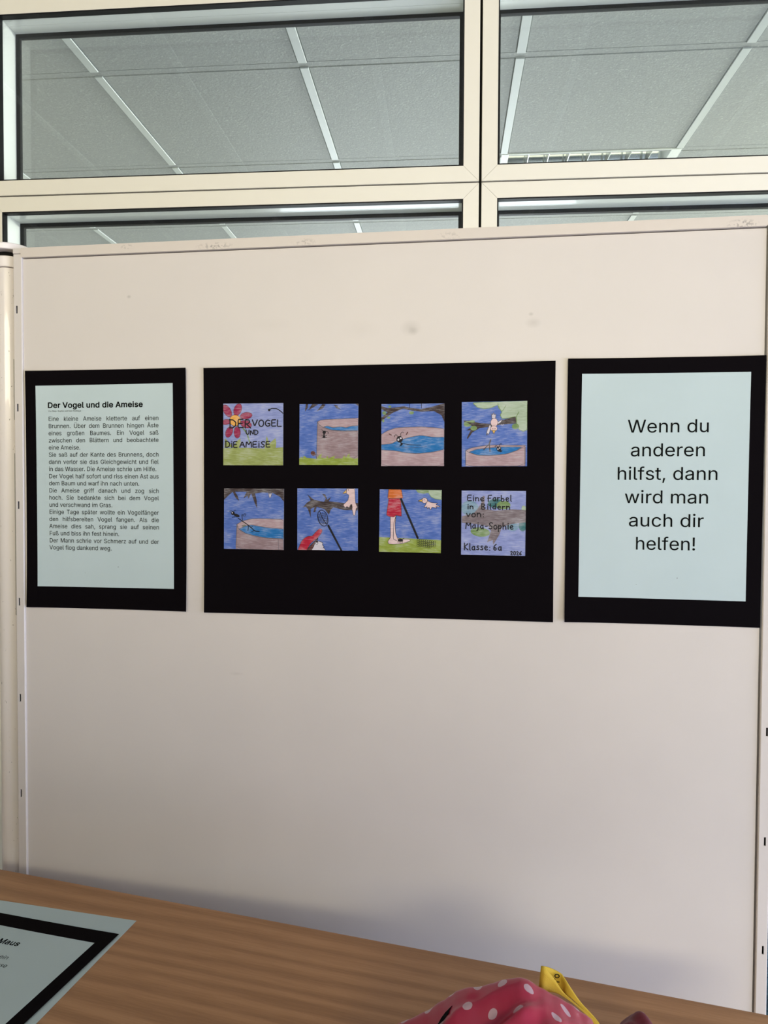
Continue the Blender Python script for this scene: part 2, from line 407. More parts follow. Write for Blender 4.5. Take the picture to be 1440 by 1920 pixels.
def post(u0, u1, us, slots, ztop, zbot=-1.27):
    """hollow post whose front face is pierced by narrow slots"""
    bm = B(); yf, yb = -.0034, .024
    hw, hh = .0012, .0056
    zs = sorted(slots); cuts = [zbot] + [q for s in zs for q in (s - hh, s + hh)] + [ztop]
    def quad(*p): bm.faces.new([bm.verts.new(q) for q in p])
    e = .0012
    for k in range(len(cuts) - 1):
        a, b = cuts[k], cuts[k + 1]
        if k % 2 == 0: quad((u0 + e, yf, a), (u1 - e, yf, a), (u1 - e, yf, b), (u0 + e, yf, b))
        else:
            quad((u0 + e, yf, a), (us - hw, yf, a), (us - hw, yf, b), (u0 + e, yf, b)); quad((us + hw, yf, a), (u1 - e, yf, a), (u1 - e, yf, b), (us + hw, yf, b))
            for (p, q) in (((us - hw, a), (us + hw, a)), ((us + hw, a), (us + hw, b)), ((us + hw, b), (us - hw, b)), ((us - hw, b), (us - hw, a))):
                quad((p[0], yf, p[1]), (q[0], yf, q[1]), (q[0], yf + .0012, q[1]), (p[0], yf + .0012, p[1]))
            quad((us - .004, .004, a - .004), (us + .004, .004, a - .004), (us + .004, .004, b + .004), (us - .004, .004, b + .004)); bm.faces.ensure_lookup_table(); bm.faces[-1].material_index = 1
    quad((u0 + e, yf, zbot), (u0, yf + e, zbot), (u0, yf + e, ztop), (u0 + e, yf, ztop)); quad((u1 - e, yf, zbot), (u1, yf + e, zbot), (u1, yf + e, ztop), (u1 - e, yf, ztop))
    quad((u0, yf + e, zbot), (u0, yb, zbot), (u0, yb, ztop), (u0, yf + e, ztop)); quad((u1, yf + e, zbot), (u1, yb, zbot), (u1, yb, ztop), (u1, yf + e, ztop))
    quad((u0, yb, zbot), (u1, yb, zbot), (u1, yb, ztop), (u0, yb, ztop)); quad((u0, yf + e, ztop), (u1, yf + e, ztop), (u1, yb, ztop), (u0, yb, ztop)); quad((u0, yf + e, zbot), (u1, yf + e, zbot), (u1, yb, zbot), (u0, yb, zbot))
    bmesh.ops.remove_doubles(bm, verts=bm.verts[:], dist=1e-5)
    p = obj('post', bm, [M_post, M_dark], board)
    bm = B(); box(bm, u0, u1, yf - .0004, yb, ztop + .0006, ztop + .0078, .0006, 1); obj('post_cap', bm, M_post, p)
    bm = B(); box(bm, u0 - .002, u1 + .002, -.22, .24, -1.29, -1.268, .004, 2); obj('foot', bm, M_post, p)
    return p
post(-.6389, -.6249, -.6333, [.2649 - .1438 * k for k in range(10)], .3455)
post(.4073, .4217, .4157, [.2660 - .1438 * k for k in range(10)], .3455)

column = thing('corner_column', 'round worn white lacquered column at the left end of the board', 'column', bpt(-.6645, .026, -1.29), (0, 0, A_B))
prof = [(0, 0), (.0245, 0), (.0245, .01), (.0178, .012), (.0178, 1.20), (.0178, 1.29 + .331), (0, 1.29 + .331)]
bm = B(); lathe(bm, prof); obj('shaft', bm, M_column, column, False)
z = 1.29
prof = [(0, z + .3315), (.0215, z + .3315), (.0222, z + .3325), (.0222, z + .3465), (.0212, z + .3475), (0, z + .3475)]
bm = B(); lathe(bm, prof); obj('collar', bm, M_column, column)
bm = B(); lathe(bm, [(0, z + .347), (.016, z + .347), (.016, z + .3575), (0, z + .3575)]); obj('neck', bm, M_dark, column)
bm = B(); lathe(bm, [(0, z + .3545), (.0325, z + .3545), (.0335, z + .3555), (.0335, z + .3625), (.032, z + .364), (0, z + .364)]); obj('cap', bm, M_column, column)
for (n0, n1, dy) in ((-1.25, -.20, .004), (-.19, .055, 0), (.06, .10, .004), (.105, .196, 0), (.20, .3295, .004)):
    bm = B(); box(bm, .0105, .0250, -.012 + dy, -.004 + dy, 1.29 + n0, 1.29 + n1, .0006, 1); obj('hinge_strip', bm, M_olive, column)

# ------------------------------------------------------------------ lettering helpers
# sans-serif type drawn as outlines: character|advance|closed contours, in thousandths (cap height 509)
TYPE = {}
for _l in """!|196|67,160 63,509 132,509 128,160/98,-4 86,-3 75,1 66,9 58,18 54,29 52,41 54,53 58,64 66,73 75,80 86,85 98,86 110,85 121,80 130,73 138,64 142,53 143,41 142,29 138,18 130,9 121,1 110,-3
,|188|38,-119 68,71 137,71 84,-119
-|453|337,244 337,188 114,188 114,244
.|188|95,-4 83,-3 73,1 63,9 55,18 51,29 50,41 51,53 55,64 63,73 73,81 83,85 95,87 107,85 118,81 128,73 135,64 140,53 141,41 140,29 135,18 128,9 118,1 107,-3
A|480|16,0 201,509 276,509 463,0 395,0 287,302 280,323 272,346 264,372 255,402 244,438 232,478 245,478 233,437 222,402 213,371 204,345 197,322 191,302 85,0/110,142 110,199 370,199 370,142
B|456|60,0 60,509 241,509 274,507 304,501 329,491 350,477 367,461 381,442 390,421 396,398 398,374 397,353 393,336 387,320 378,307 368,295 356,286 343,278 329,272 315,267 315,262 331,260 347,254 363,245 378,234 391,220 402,203 411,184 416,161 418,136 416,111 410,88 400,67 386,48 368,31 344,18 317,8 284,2 247,0/125,57 245,57 281,60 309,67 330,80 344,96 353,115 355,137 354,153 350,169 342,184 333,197 320,209 306,218 289,225 269,229 248,231 125,231/125,285 238,285 256,287 273,290 288,296 302,304 314,314 323,326 330,340 335,355 336,372 333,393 326,412 313,429 294,442 270,449 240,452 125,452
D|502|219,0 96,0 96,57 215,57 254,60 288,68 318,81 343,99 363,122 379,149 390,181 397,216 399,255 397,294 390,329 379,361 364,388 344,410 320,428 291,441 258,449 221,452 93,452 93,509 225,509 273,505 315,495 353,478 385,455 412,426 433,391 449,351 458,306 462,255 458,205 449,159 433,119 411,83 384,54 351,31 312,14 268,3/125,509 125,0 60,0 60,509
E|419|60,0 60,509 372,509 372,452 125,452 125,286 355,286 355,229 125,229 125,57 375,57 375,0
F|410|60,0 60,509 369,509 369,452 125,452 125,278 346,278 346,221 125,221 125,0
G|520|269,-7 225,-3 185,7 149,25 118,49 91,79 69,116 53,157 43,203 40,254 43,305 53,352 69,393 91,429 117,459 149,484 184,501 223,512 265,516 291,514 316,510 340,504 363,494 384,483 403,469 421,453 436,436 449,416 460,395 468,373 474,349 408,349 402,365 395,379 387,393 378,406 368,417 356,427 344,436 330,443 315,448 300,453 283,455 265,456 236,453 209,445 183,432 160,414 141,392 125,364 113,332 106,295 103,254 106,213 113,177 125,145 141,117 161,95 184,76 210,63 238,56 269,53 296,55 322,61 345,71 365,85 382,102 396,123 407,147 413,173 415,202 434,199 283,199 283,256 478,256 478,200 475,160 466,124 451,91 431,62 406,38 377,19 344,5 308,-4
H|517|60,0 60,509 125,509 125,289 392,289 392,509 457,509 457,0 392,0 392,232 125,232 125,0
K|467|104,145 104,216 116,231 128,246 139,261 151,275 162,289 174,303 187,317 199,331 212,344 364,509 448,509 231,276 228,276/60,0 60,509 125,509 125,334 124,225 125,193 125,0/372,0 188,259 228,309 449,0
M|628|60,0 60,509 152,509 277,187 287,159 299,123 311,84 322,49 307,49 318,83 330,121 342,158 352,187 476,509 568,509 568,0 504,0 504,291 504,327 505,369 506,413 507,457 513,457 508,441 503,425 498,409 482,363 467,322 456,291 342,0 286,0 170,291 159,321 145,361 129,408 112,457 119,457 120,416 121,372 122,328 122,291 122,0
S|447|224,-9 188,-7 156,-1 128,9 102,23 81,40 64,60 51,83 42,109 38,137 104,137 108,118 114,102 123,88 136,76 150,66 166,59 185,53 204,50 224,49 246,50 267,54 286,60 303,69 317,79 329,92 338,106 344,122 346,139 344,154 340,168 332,179 322,189 310,197 296,205 280,211 263,217 245,222 184,239 145,253 112,269 86,289 67,313 56,341 52,372 54,400 62,425 75,448 92,468 113,484 138,498 165,508 195,514 227,516 259,514 289,508 316,498 340,484 360,468 377,449 390,427 398,403 401,378 337,378 332,402 320,421 302,437 280,449 254,456 225,459 204,457 185,454 167,448 152,440 139,430 129,418 121,405 117,391 115,376 117,359 122,345 131,334 142,324 155,315 169,308 184,302 198,297 212,293 264,279 279,275 295,270 312,264 328,256 344,248 359,238 372,226 384,213 395,198 402,180 407,161 408,139 406,112 399,87 386,64 370,43 349,25 323,11 294,0 261,-7
T|449|32,452 32,509 417,509 417,452 257,452 257,0 193,0 193,452
V|480|204,0 16,509 84,509 192,206 199,187 207,164 215,137 225,106 236,71 248,31 235,31 247,71 257,107 267,138 276,165 283,187 290,206 395,509 463,509 278,0
W|686|155,0 16,509 82,509 163,196 167,179 172,162 175,145 187,94 190,76 194,58 197,40 189,40 193,58 196,76 200,94 203,111 207,128 211,145 224,196 306,509 380,509 462,196 466,179 470,162 474,145 486,94 490,76 494,58 497,40 488,40 492,58 495,76 499,94 503,111 506,128 510,145 523,196 603,509 670,509 530,0 455,0 368,323 362,345 357,368 351,391 346,417 341,445 336,475 350,475 345,446 340,420 335,395 330,371 324,347 318,323 230,0
Y|472|203,0 203,208 16,509 91,509 192,344 203,327 213,309 222,292 231,274 240,254 250,230 224,230 233,254 242,275 251,293 260,310 270,327 280,344 381,509 455,509 268,208 268,0
Z|438|42,0 42,46 273,385 284,400 295,415 306,431 318,446 329,461 341,476 348,454 327,453 306,453 285,452 265,452 244,452 223,452 40,452 40,509 397,509 397,462 169,129 157,113 146,97 134,81 97,33 90,54 111,55 131,56 152,57 173,57 193,57 214,57 399,57 399,0
a|389|160,-9 137,-7 115,-3 94,5 76,15 60,29 48,45 38,63 32,84 30,108 32,128 36,146 43,161 53,174 64,184 78,193 92,200 108,206 125,211 143,214 161,217 178,220 234,227 247,229 257,231 265,235 271,240 274,246 276,255 276,257 275,272 272,285 267,297 260,307 251,315 240,322 227,327 212,330 196,331 178,330 163,327 149,322 137,316 127,309 118,301 110,292 104,283 100,274 41,291 51,313 64,331 79,346 95,358 114,368 133,375 153,380 173,383 194,384 208,384 223,382 239,379 255,375 271,369 286,360 300,350 312,336 322,320 330,301 335,278 337,251 337,0 277,0 277,52 272,52 267,43 260,34 252,25 242,16 229,8 215,1 199,-4 181,-7/170,45 192,47 211,51 228,59 242,68 254,80 263,93 270,108 274,122 276,138 276,190 272,187 267,184 259,182 251,180 241,178 231,176 200,171 175,168 161,166 147,163 134,159 122,153 112,147 103,139 97,130 93,118 92,105 93,93 96,82 102,72 109,64 119,57 130,52 142,48 156,46
b|424|229,-8 208,-7 189,-3 172,4 159,12 147,21 138,31 130,41 123,50 118,59 112,59 112,0 53,0 53,509 114,509 114,319 118,319 123,327 130,336 137,346 147,355 158,364 171,373 188,379 207,383 229,384 259,382 287,374 313,361 335,342 354,320 370,293 381,261 388,227 390,189 388,151 381,116 370,84 355,57 336,34 313,16 288,3 260,-6/220,47 242,49 262,55 279,66 294,80 306,97 316,117 323,139 327,163 328,189 327,215 323,239 316,261 307,281 295,298 280,311 262,322 243,328 220,330 198,328 178,322 161,312 147,299 134,282 125,263 118,241 114,216 113,189 114,162 118,138 125,115 135,95 147,78 162,65 179,55 198,49
c|396|207,-8 174,-5 144,3 117,16 93,35 72,58 56,85 44,116 37,150 34,187 37,225 44,260 56,291 72,318 93,341 117,360 144,374 174,382 207,384 226,384 243,381 260,377 276,371 291,364 305,356 318,346 330,335 340,322 349,308 356,293 362,277 303,262 300,272 295,281 290,289 284,297 278,304 270,311 261,316 252,321 242,325 231,328 220,329 207,330 184,328 163,321 145,310 130,296 118,278 108,258 102,236 98,212 96,187 98,163 102,139 108,117 118,97 130,80 145,66 163,55 184,49 207,46 220,47 232,49 243,52 253,55 262,60 271,66 279,73 285,80 292,89 297,98 301,107 304,117 363,102 357,86 350,70 341,56 331,43 319,32 306,21 292,12 277,5 261,-1 244,-5 226,-7
d|424|195,-8 165,-6 137,3 111,16 89,34 70,57 55,84 43,116 36,151 34,189 36,227 43,261 55,293 70,320 89,342 112,361 137,374 165,382 196,384 218,383 237,379 253,373 267,364 278,355 287,346 295,336 301,327 306,319 311,319 311,509 372,509 372,0 313,0 313,59 307,59 301,50 295,41 287,31 277,21 266,12 252,4 236,-3 217,-7/205,47 226,49 246,55 263,65 278,78 290,95 299,115 306,138 310,162 312,189 310,216 306,241 300,263 290,282 278,299 263,312 246,322 227,328 205,330 182,328 162,322 145,311 130,298 118,281 108,261 102,239 98,215 96,189 98,163 102,139 109,117 118,97 130,80 145,66 162,55 182,49
e|404|212,-8 177,-5 145,3 117,16 92,35 72,58 56,85 44,116 37,150 34,187 36,224 44,258 55,290 71,317 91,340 115,359 142,373 172,382 205,384 226,383 246,380 266,374 285,366 303,355 319,341 334,324 347,305 357,282 365,256 370,227 371,194 371,169 96,169 98,151 102,127 110,106 121,88 135,73 151,61 169,53 190,48 212,46 227,47 241,49 254,53 265,58 276,65 285,73 294,82 300,93 306,105 365,91 358,72 348,55 335,39 320,26 302,14 283,4 261,-3 237,-7/97,221 308,221 304,248 298,269 288,286 277,301 263,314 246,323 227,328 205,330 183,328 164,323 146,313 131,301 119,286 109,270 102,251
f|254|228,379 228,327 6,327 6,379/81,0 81,432 82,452 87,470 96,486 107,499 120,510 135,519 152,525 169,529 187,530 201,530 212,529 222,527 231,525 238,523 243,521 227,468 215,472 209,473 202,474 195,474 178,472 164,468 154,460 147,449 143,435 142,419 142,0
g|425|207,-151 180,-149 156,-146 134,-140 114,-132 97,-122 82,-110 70,-97 59,-84 51,-69 101,-41 107,-49 114,-57 122,-66 131,-74 142,-82 154,-88 169,-93 187,-96 207,-97 236,-95 261,-87 282,-75 298,-58 308,-34 311,-6 311,68 306,68 301,60 294,51 287,41 277,32 266,23 252,16 236,10 217,6 195,5 165,7 138,14 113,27 90,43 71,65 55,90 43,120 36,154 34,191 36,229 43,263 55,293 71,320 90,342 112,361 138,374 166,382 196,384 218,383 237,379 253,373 267,365 279,356 288,346 296,336 302,327 308,319 313,319 313,379 372,379 372,-9 370,-40 363,-67 350,-90 334,-109 314,-124 291,-136 265,-144 237,-149/205,59 227,61 246,66 264,75 278,87 290,103 300,121 307,142 311,166 312,193 311,219 307,242 300,264 291,283 279,299 264,312 247,322 227,328 205,330 182,328 163,322 145,312 130,298 118,282 109,262 102,241 98,218 96,193 98,167 102,144 109,123 118,104 131,88 145,76 163,66 183,61
h|410|114,227 114,0 53,0 53,509 114,509 114,287 102,287 116,319 132,344 152,362 175,374 200,382 227,384 252,383 275,377 295,369 313,356 328,340 341,321 350,298 355,271 357,240 357,0 296,0 296,235 293,263 286,286 273,304 256,318 235,326 210,329 192,328 176,324 161,317 147,308 136,297 126,283 119,266 115,248
i|167|53,0 53,379 114,379 114,0/84,443 73,444 63,448 54,455 47,463 43,472 41,483 43,494 47,504 54,512 63,518 73,522 84,524 95,522 105,518 114,512 121,504 125,494 126,483 125,472 121,463 114,455 105,448 95,444
j|167|53,379 114,379 114,-30 112,-52 108,-72 102,-90 92,-106 80,-119 65,-129 47,-137 27,-141 4,-143 -10,-143 -10,-87 2,-87 18,-85 31,-80 40,-72 47,-61 51,-46 53,-29/83,443 72,444 62,448 53,455 47,463 42,472 41,483 42,494 47,504 53,512 62,518 72,522 83,524 95,522 105,518 114,512 120,504 125,494 126,483 125,472 120,463 114,455 105,448 95,444
k|381|110,137 110,212 121,212 284,379 360,379 184,199 177,199/53,0 53,509 114,509 114,0/294,0 148,186 191,229 372,0
l|189|139,-2 112,0 91,8 74,20 62,37 55,59 53,84 53,509 114,509 114,99 114,83 117,71 120,62 126,57 135,53 146,52 160,53 170,54 181,3 162,-1 154,-2 147,-2
m|610|53,0 53,379 112,379 112,295 108,295 114,314 122,331 132,346 144,358 158,368 172,376 187,382 203,385 219,386 245,383 268,375 287,361 303,342 314,320 321,295 312,295 318,312 326,329 337,343 350,356 364,366 381,375 398,381 417,385 437,386 458,385 478,380 497,372 514,361 529,346 541,328 550,307 555,283 557,255 557,0 496,0 496,254 493,279 485,298 473,313 456,323 438,329 419,330 402,329 387,326 374,320 363,312 353,302 345,290 340,277 336,263 335,247 335,0 274,0 274,260 272,280 265,297 253,311 238,322 220,328 199,330 185,329 171,326 158,320 145,312 135,302 126,289 119,274 115,257 114,238 114,0
n|410|114,227 114,0 53,0 53,379 112,379 112,287 102,287 116,319 132,344 152,362 175,374 200,382 227,384 252,383 275,377 295,369 313,356 328,340 341,321 350,298 355,271 357,240 357,0 296,0 296,235 293,263 286,286 273,304 256,318 235,326 210,329 192,328 176,324 161,317 147,308 136,297 126,283 119,266 115,248
o|415|207,-8 174,-5 144,3 117,16 93,35 72,58 56,85 44,116 37,150 34,187 37,225 44,260 56,291 72,318 93,341 117,360 144,374 174,382 207,384 241,382 271,374 299,360 323,341 343,318 359,291 371,260 379,225 381,187 379,150 371,116 359,85 343,58 323,35 299,16 271,3 241,-5/207,46 231,49 252,55 270,66 285,80 298,97 307,117 314,139 318,163 319,187 318,212 314,236 307,258 298,278 285,296 270,310 252,321 231,328 207,330 184,328 163,321 145,310 130,296 118,278 108,258 102,236 98,212 96,187 98,163 102,139 108,117 118,97 130,80 145,66 163,55 184,49
p|424|53,-143 53,379 112,379 112,319 118,319 123,327 130,336 137,346 147,355 158,364 171,373 188,379 207,383 229,384 259,382 287,374 313,361 335,342 354,320 370,293 381,261 388,227 390,189 388,151 381,116 370,84 355,57 336,34 313,16 288,3 260,-6 229,-8 208,-7 189,-3 173,4 159,12 147,21 138,31 130,41 124,50 118,59 114,59 114,-143/220,47 242,49 262,55 279,66 294,80 306,97 316,117 323,139 327,163 328,189 327,215 323,239 316,261 307,281 295,298 280,311 262,322 243,328 220,330 198,328 178,322 161,312 147,299 134,282 125,263 118,241 114,216 113,189 114,162 118,138 125,115 135,95 147,78 162,65 179,55 198,49
r|259|53,0 53,379 112,379 112,321 115,321 124,339 137,354 152,367 171,377 191,383 213,385 229,384 243,384 243,322 230,324 223,325 215,326 207,326 190,324 174,321 159,315 146,306 135,296 126,284 119,269 115,254 114,237 114,0
s|365|182,-8 157,-7 133,-3 112,3 93,12 76,24 62,38 50,54 41,73 36,94 94,107 101,87 111,72 124,60 141,52 160,47 181,45 206,47 227,53 244,62 258,74 265,88 268,103 266,115 262,126 254,136 243,144 229,150 212,155 149,170 118,180 92,192 72,208 58,227 50,249 47,274 49,295 55,314 65,332 79,347 95,360 115,370 137,378 161,383 187,384 212,383 234,379 254,372 271,363 286,352 299,339 309,324 318,308 324,290 268,277 262,291 254,304 243,316 228,325 210,331 187,333 166,331 147,326 131,317 119,305 111,292 109,277 110,264 115,253 124,243 136,235 152,229 172,223 229,209 261,200 287,187 306,171 320,153 328,131 331,107 329,85 323,65 312,47 298,31 281,18 260,6 236,-2 210,-7
t|227|204,379 204,327 6,327 6,379/65,471 126,471 126,98 127,83 130,70 136,61 144,55 156,51 170,50 185,51 202,54 213,2 207,0 200,-2 192,-3 184,-3 176,-4 168,-4 138,-1 113,7 92,21 77,41 68,64 65,93
u|410|182,-5 158,-3 135,2 115,11 97,23 82,39 69,59 60,82 54,109 53,139 53,379 114,379 114,144 116,117 124,94 137,75 154,61 175,53 200,50 218,51 234,55 249,62 263,71 274,83 283,97 290,113 295,132 296,153 296,379 357,379 357,0 298,0 298,92 307,92 294,60 277,35 257,17 234,5 209,-3
v|389|163,0 17,379 84,379 165,155 173,132 180,110 187,87 193,64 199,42 206,21 184,21 191,42 197,64 203,87 209,110 216,132 224,155 305,379 371,379 226,0
w|567|138,0 23,379 87,379 133,214 140,190 147,164 154,137 161,107 168,75 175,41 165,41 172,74 179,105 186,135 192,163 199,189 206,214 252,379 316,379 362,214 368,189 375,163 382,136 388,106 395,75 402,41 391,41 399,75 406,106 413,135 420,163 427,189 434,214 480,379 545,379 429,0 368,0 319,172 305,225 300,243 295,262 291,280 277,338 291,338 277,280 263,225 258,207 253,189 248,172 199,0
y|389|47,-139 61,-86 71,-87 83,-89 94,-90 104,-89 113,-86 122,-81 130,-74 138,-64 145,-51 151,-36 163,-1 17,379 84,379 165,155 173,132 180,109 187,87 193,64 199,42 206,21 184,21 190,42 196,64 202,87 209,110 216,132 224,155 305,379 371,379 204,-58 196,-77 187,-93 177,-107 165,-119 153,-128 139,-136 125,-141 109,-144 91,-145 82,-145 73,-144 65,-143 57,-142 52,-140
z|380|42,0 42,46 254,320 254,323 48,323 48,379 333,379 333,331 126,60 126,56 339,56 339,0
Ä|480|16,0 201,509 276,509 463,0 395,0 287,302 280,323 272,346 264,372 255,402 244,438 232,478 245,478 233,437 222,402 213,371 204,345 197,322 191,302 85,0/110,142 110,199 370,199 370,142/312,572 301,574 292,577 283,584 276,592 272,602 271,612 272,623 276,633 283,641 292,648 301,651 312,653 322,651 332,648 340,641 347,633 351,623 352,612 351,602 347,592 340,584 332,577 322,574/168,572 157,574 148,577 139,584 133,592 129,602 127,612 129,623 133,633 139,641 148,648 157,651 168,653 179,651 188,648 196,641 203,633 207,623 208,612 207,602 203,592 196,584 188,577 179,574
Ü|517|259,-8 220,-6 186,2 154,15 126,33 103,55 85,80 71,108 63,140 60,173 60,509 124,509 124,178 126,155 132,133 141,113 153,95 169,80 187,68 208,59 232,53 259,52 285,53 309,59 331,68 349,80 364,95 377,113 385,133 391,155 393,178 393,509 457,509 457,173 454,140 446,108 433,80 414,55 391,33 363,15 332,2 297,-6/331,572 320,574 311,577 302,584 296,592 292,602 290,612 292,623 296,633 302,641 311,648 320,651 331,653 341,651 351,648 359,641 366,633 370,623 371,612 370,602 366,592 359,584 351,577 341,574/187,572 176,574 167,577 158,584 152,592 148,602 146,612 148,623 152,633 158,641 167,648 176,651 187,653 198,651 207,648 216,641 222,633 226,623 227,612 226,602 222,592 216,584 207,577 198,574
ß|441|122,362 122,0 60,0 60,362 64,409 77,447 99,477 127,498 160,511 197,516 218,514 240,510 260,503 280,493 297,479 312,463 323,443 330,420 332,393 331,377 329,363 325,351 320,340 315,331 309,322 303,314 297,306 292,299 289,291 286,282 285,272 287,261 291,250 297,241 306,232 316,224 327,215 339,207 350,198 362,188 373,177 383,165 391,152 398,137 402,120 403,100 401,79 396,59 386,42 374,27 358,15 340,6 319,-1 295,-5 269,-7 247,-6 227,-3 207,1 190,7 175,14 164,20 187,74 196,69 206,64 217,58 231,54 247,51 265,50 287,51 306,56 321,64 333,75 339,88 342,104 340,117 336,129 330,139 321,149 311,158 300,167 288,175 276,184 264,194 253,204 243,215 235,227 228,240 224,255 223,272 223,285 226,297 230,306 235,314 241,322 247,329 254,337 259,345 264,353 269,363 271,374 272,388 269,410 262,428 250,442 234,451 217,457 197,459 174,456 156,448 141,435 130,417 124,393
ä|389|160,-9 137,-7 115,-3 94,5 76,15 60,29 48,45 38,63 32,84 30,108 32,128 36,146 43,161 53,174 64,184 78,193 92,200 108,206 125,211 143,214 161,217 178,220 234,227 247,229 257,231 265,235 271,240 274,246 276,255 276,257 275,272 272,285 267,297 260,307 251,315 240,322 227,327 212,330 196,331 178,330 163,327 149,322 137,316 127,309 118,301 110,292 104,283 100,274 41,291 51,313 64,331 79,346 95,358 114,368 133,375 153,380 173,383 194,384 208,384 223,382 239,379 255,375 271,369 286,360 300,350 312,336 322,320 330,301 335,278 337,251 337,0 277,0 277,52 272,52 267,43 260,34 252,25 242,16 229,8 215,1 199,-4 181,-7/170,45 192,47 211,51 228,59 242,68 254,80 263,93 270,108 274,122 276,138 276,190 272,187 267,184 259,182 251,180 241,178 231,176 200,171 175,168 161,166 147,163 134,159 122,153 112,147 103,139 97,130 93,118 92,105 93,93 96,82 102,72 109,64 119,57 130,52 142,48 156,46/261,443 251,444 241,448 233,455 226,463 222,472 221,483 222,494 226,503 233,512 241,518 251,522 261,523 272,522 281,518 290,512 296,503 300,494 301,483 300,472 296,463 290,455 281,448 272,444/117,443 107,444 97,448 89,455 82,463 78,472 77,483 78,494 82,503 89,512 97,518 107,522 117,523 128,522 138,518 146,512 152,503 156,494 158,483 156,472 152,463 146,455 138,448 128,444""".split('\n'):
    _c, _a, _p = (_l[0], *_l[2:].split('|'))
    TYPE[_c] = (int(_a), [[tuple(int(q) for q in p.split(',')) for p in l.split(' ')] for l in _p.split('/')])
_tess = {}
def _inside(p, poly):
    r = False
    for (x1, y1), (x2, y2) in zip(poly, poly[1:] + poly[:1]):
        if (y1 > p[1]) != (y2 > p[1]) and p[0] < (x2 - x1) * (p[1] - y1) / (y2 - y1) + x1: r = not r
    return r
def glyph(ch, off):
    """triangles of one character, its contours pushed out by off (thousandths) for heavier type"""
    if (ch, off) in _tess: return _tess[ch, off]
    from mathutils.geometry import tessellate_polygon
    cs = TYPE[ch][1]; parent = []
    for i, c in enumerate(cs):
        parent.append(next((j for j, d in enumerate(cs) if j != i and all(_inside(p, d) for p in c)), None))
    V, F = [], []
    for i, c in enumerate(cs):
        if parent[i] is not None: continue
        polys = [c] + [d for j, d in enumerate(cs) if parent[j] == i]
        flat = [p for q in polys for p in q]; b = len(V)
        V += [(p[0] / 1000, p[1] / 1000) for p in flat]
        F += [tuple(b + k for k in t) for t in tessellate_polygon([[Vector((p[0], p[1], 0)) for p in q] for q in polys])]
    if off > 0:                              # heavier type: the outline is inked over
        for c in cs:
            for p, q in zip(c, c[1:] + c[:1]):
                d = Vector((q[0] - p[0], q[1] - p[1])); L = d.length
                if L < .5: continue
                d *= off / L; n = Vector((-d.y, d.x)); b = len(V); e = d * .45
                V += [((t.x) / 1000, (t.y) / 1000) for t in (Vector(p[:2]) - e + n, Vector(p[:2]) - e - n, Vector(q[:2]) + e - n, Vector(q[:2]) + e + n)]
                F.append((b, b + 1, b + 2, b + 3))
    _tess[ch, off] = (V, F); return V, F
def typeset(s, offset=0.0, space=1.0):
    V, F, x = [], [], 0.0
    for ch in s:
        if ch == ' ': x += .200 * space; continue
        gv, gf = glyph(ch, offset * 1000); b = len(V)
        V += [(x + p[0], p[1]) for p in gv]; F += [tuple(b + i for i in f) for f in gf]; x += TYPE[ch][0] / 1000 + offset * .6
    return V, F
class Ink:
    """flat print or drawing collected on a sheet: coordinates x right, z up, layer height h"""
    def __init__(s, warp=None, clip=None): s.V = []; s.F = []; s.I = []; s.warp = warp or (lambda x, z: 0); s.clip = clip; s.h = 0.0
    def add(s, V, F, mi):
        b = len(s.V)
        for (x, z) in V:
            if s.clip: x = min(max(x, s.clip[0]), s.clip[1]); z = min(max(z, s.clip[2]), s.clip[3])
            s.V.append((x, -(s.h + s.warp(x, z)), z))
        for f in F: s.F.append(tuple(b + i for i in f)); s.I.append(mi)
    def poly(s, pts, mi):
        from mathutils.geometry import tessellate_polygon
        tr = tessellate_polygon([[Vector((p[0], p[1], 0)) for p in pts]]); s.h += .00002
        s.add(pts, [tuple(t) for t in tr], mi)
    def stroke(s, pts, wd, mi, lift=True):
        if lift: s.h += .000004
        V, F = [], []; n = len(pts)
        for i, p in enumerate(pts):
            a = pts[max(i - 1, 0)]; b = pts[min(i + 1, n - 1)]
            dx, dz = b[0] - a[0], b[1] - a[1]; L = math.hypot(dx, dz) or 1
            V += [(p[0] - dz / L * wd / 2, p[1] + dx / L * wd / 2), (p[0] + dz / L * wd / 2, p[1] - dx / L * wd / 2)]
        for i in range(n - 1): F.append((2 * i, 2 * i + 1, 2 * i + 3, 2 * i + 2))
        for p in (pts[0], pts[-1]):
            b = len(V); V += [(p[0] + wd / 2 * math.cos(2 * PI * k / 8), p[1] + wd / 2 * math.sin(2 * PI * k / 8)) for k in range(8)]; F.append(tuple(range(b, b + 8)))
        s.add(V, F, mi)
    def line(s, txt, x, z, size=None, width=None, align='L', bold=0.0, justify=None, mi=0, sx=1.0):
        V, F = typeset(txt, bold)
        wd = max(v[0] for v in V)
        if width: size = width / wd
        if justify:
            W2 = max(v[0] for v in typeset(txt, bold, 2.0)[0])
            sp = 1 + (justify / (size * sx) - wd) / max(W2 - wd, 1e-6); V, F = typeset(txt, bold, sp); wd = max(v[0] for v in V)
        ox = {'L': 0, 'C': -wd * size * sx / 2, 'R': -wd * size * sx}[align]
        s.h += .000002
        s.add([(x + ox + a * size * sx, z + b * size) for a, b in V], F, mi)
    def build(s, name, mats, parent): return flatmesh(name, s.V, s.F, s.I, mats, parent)

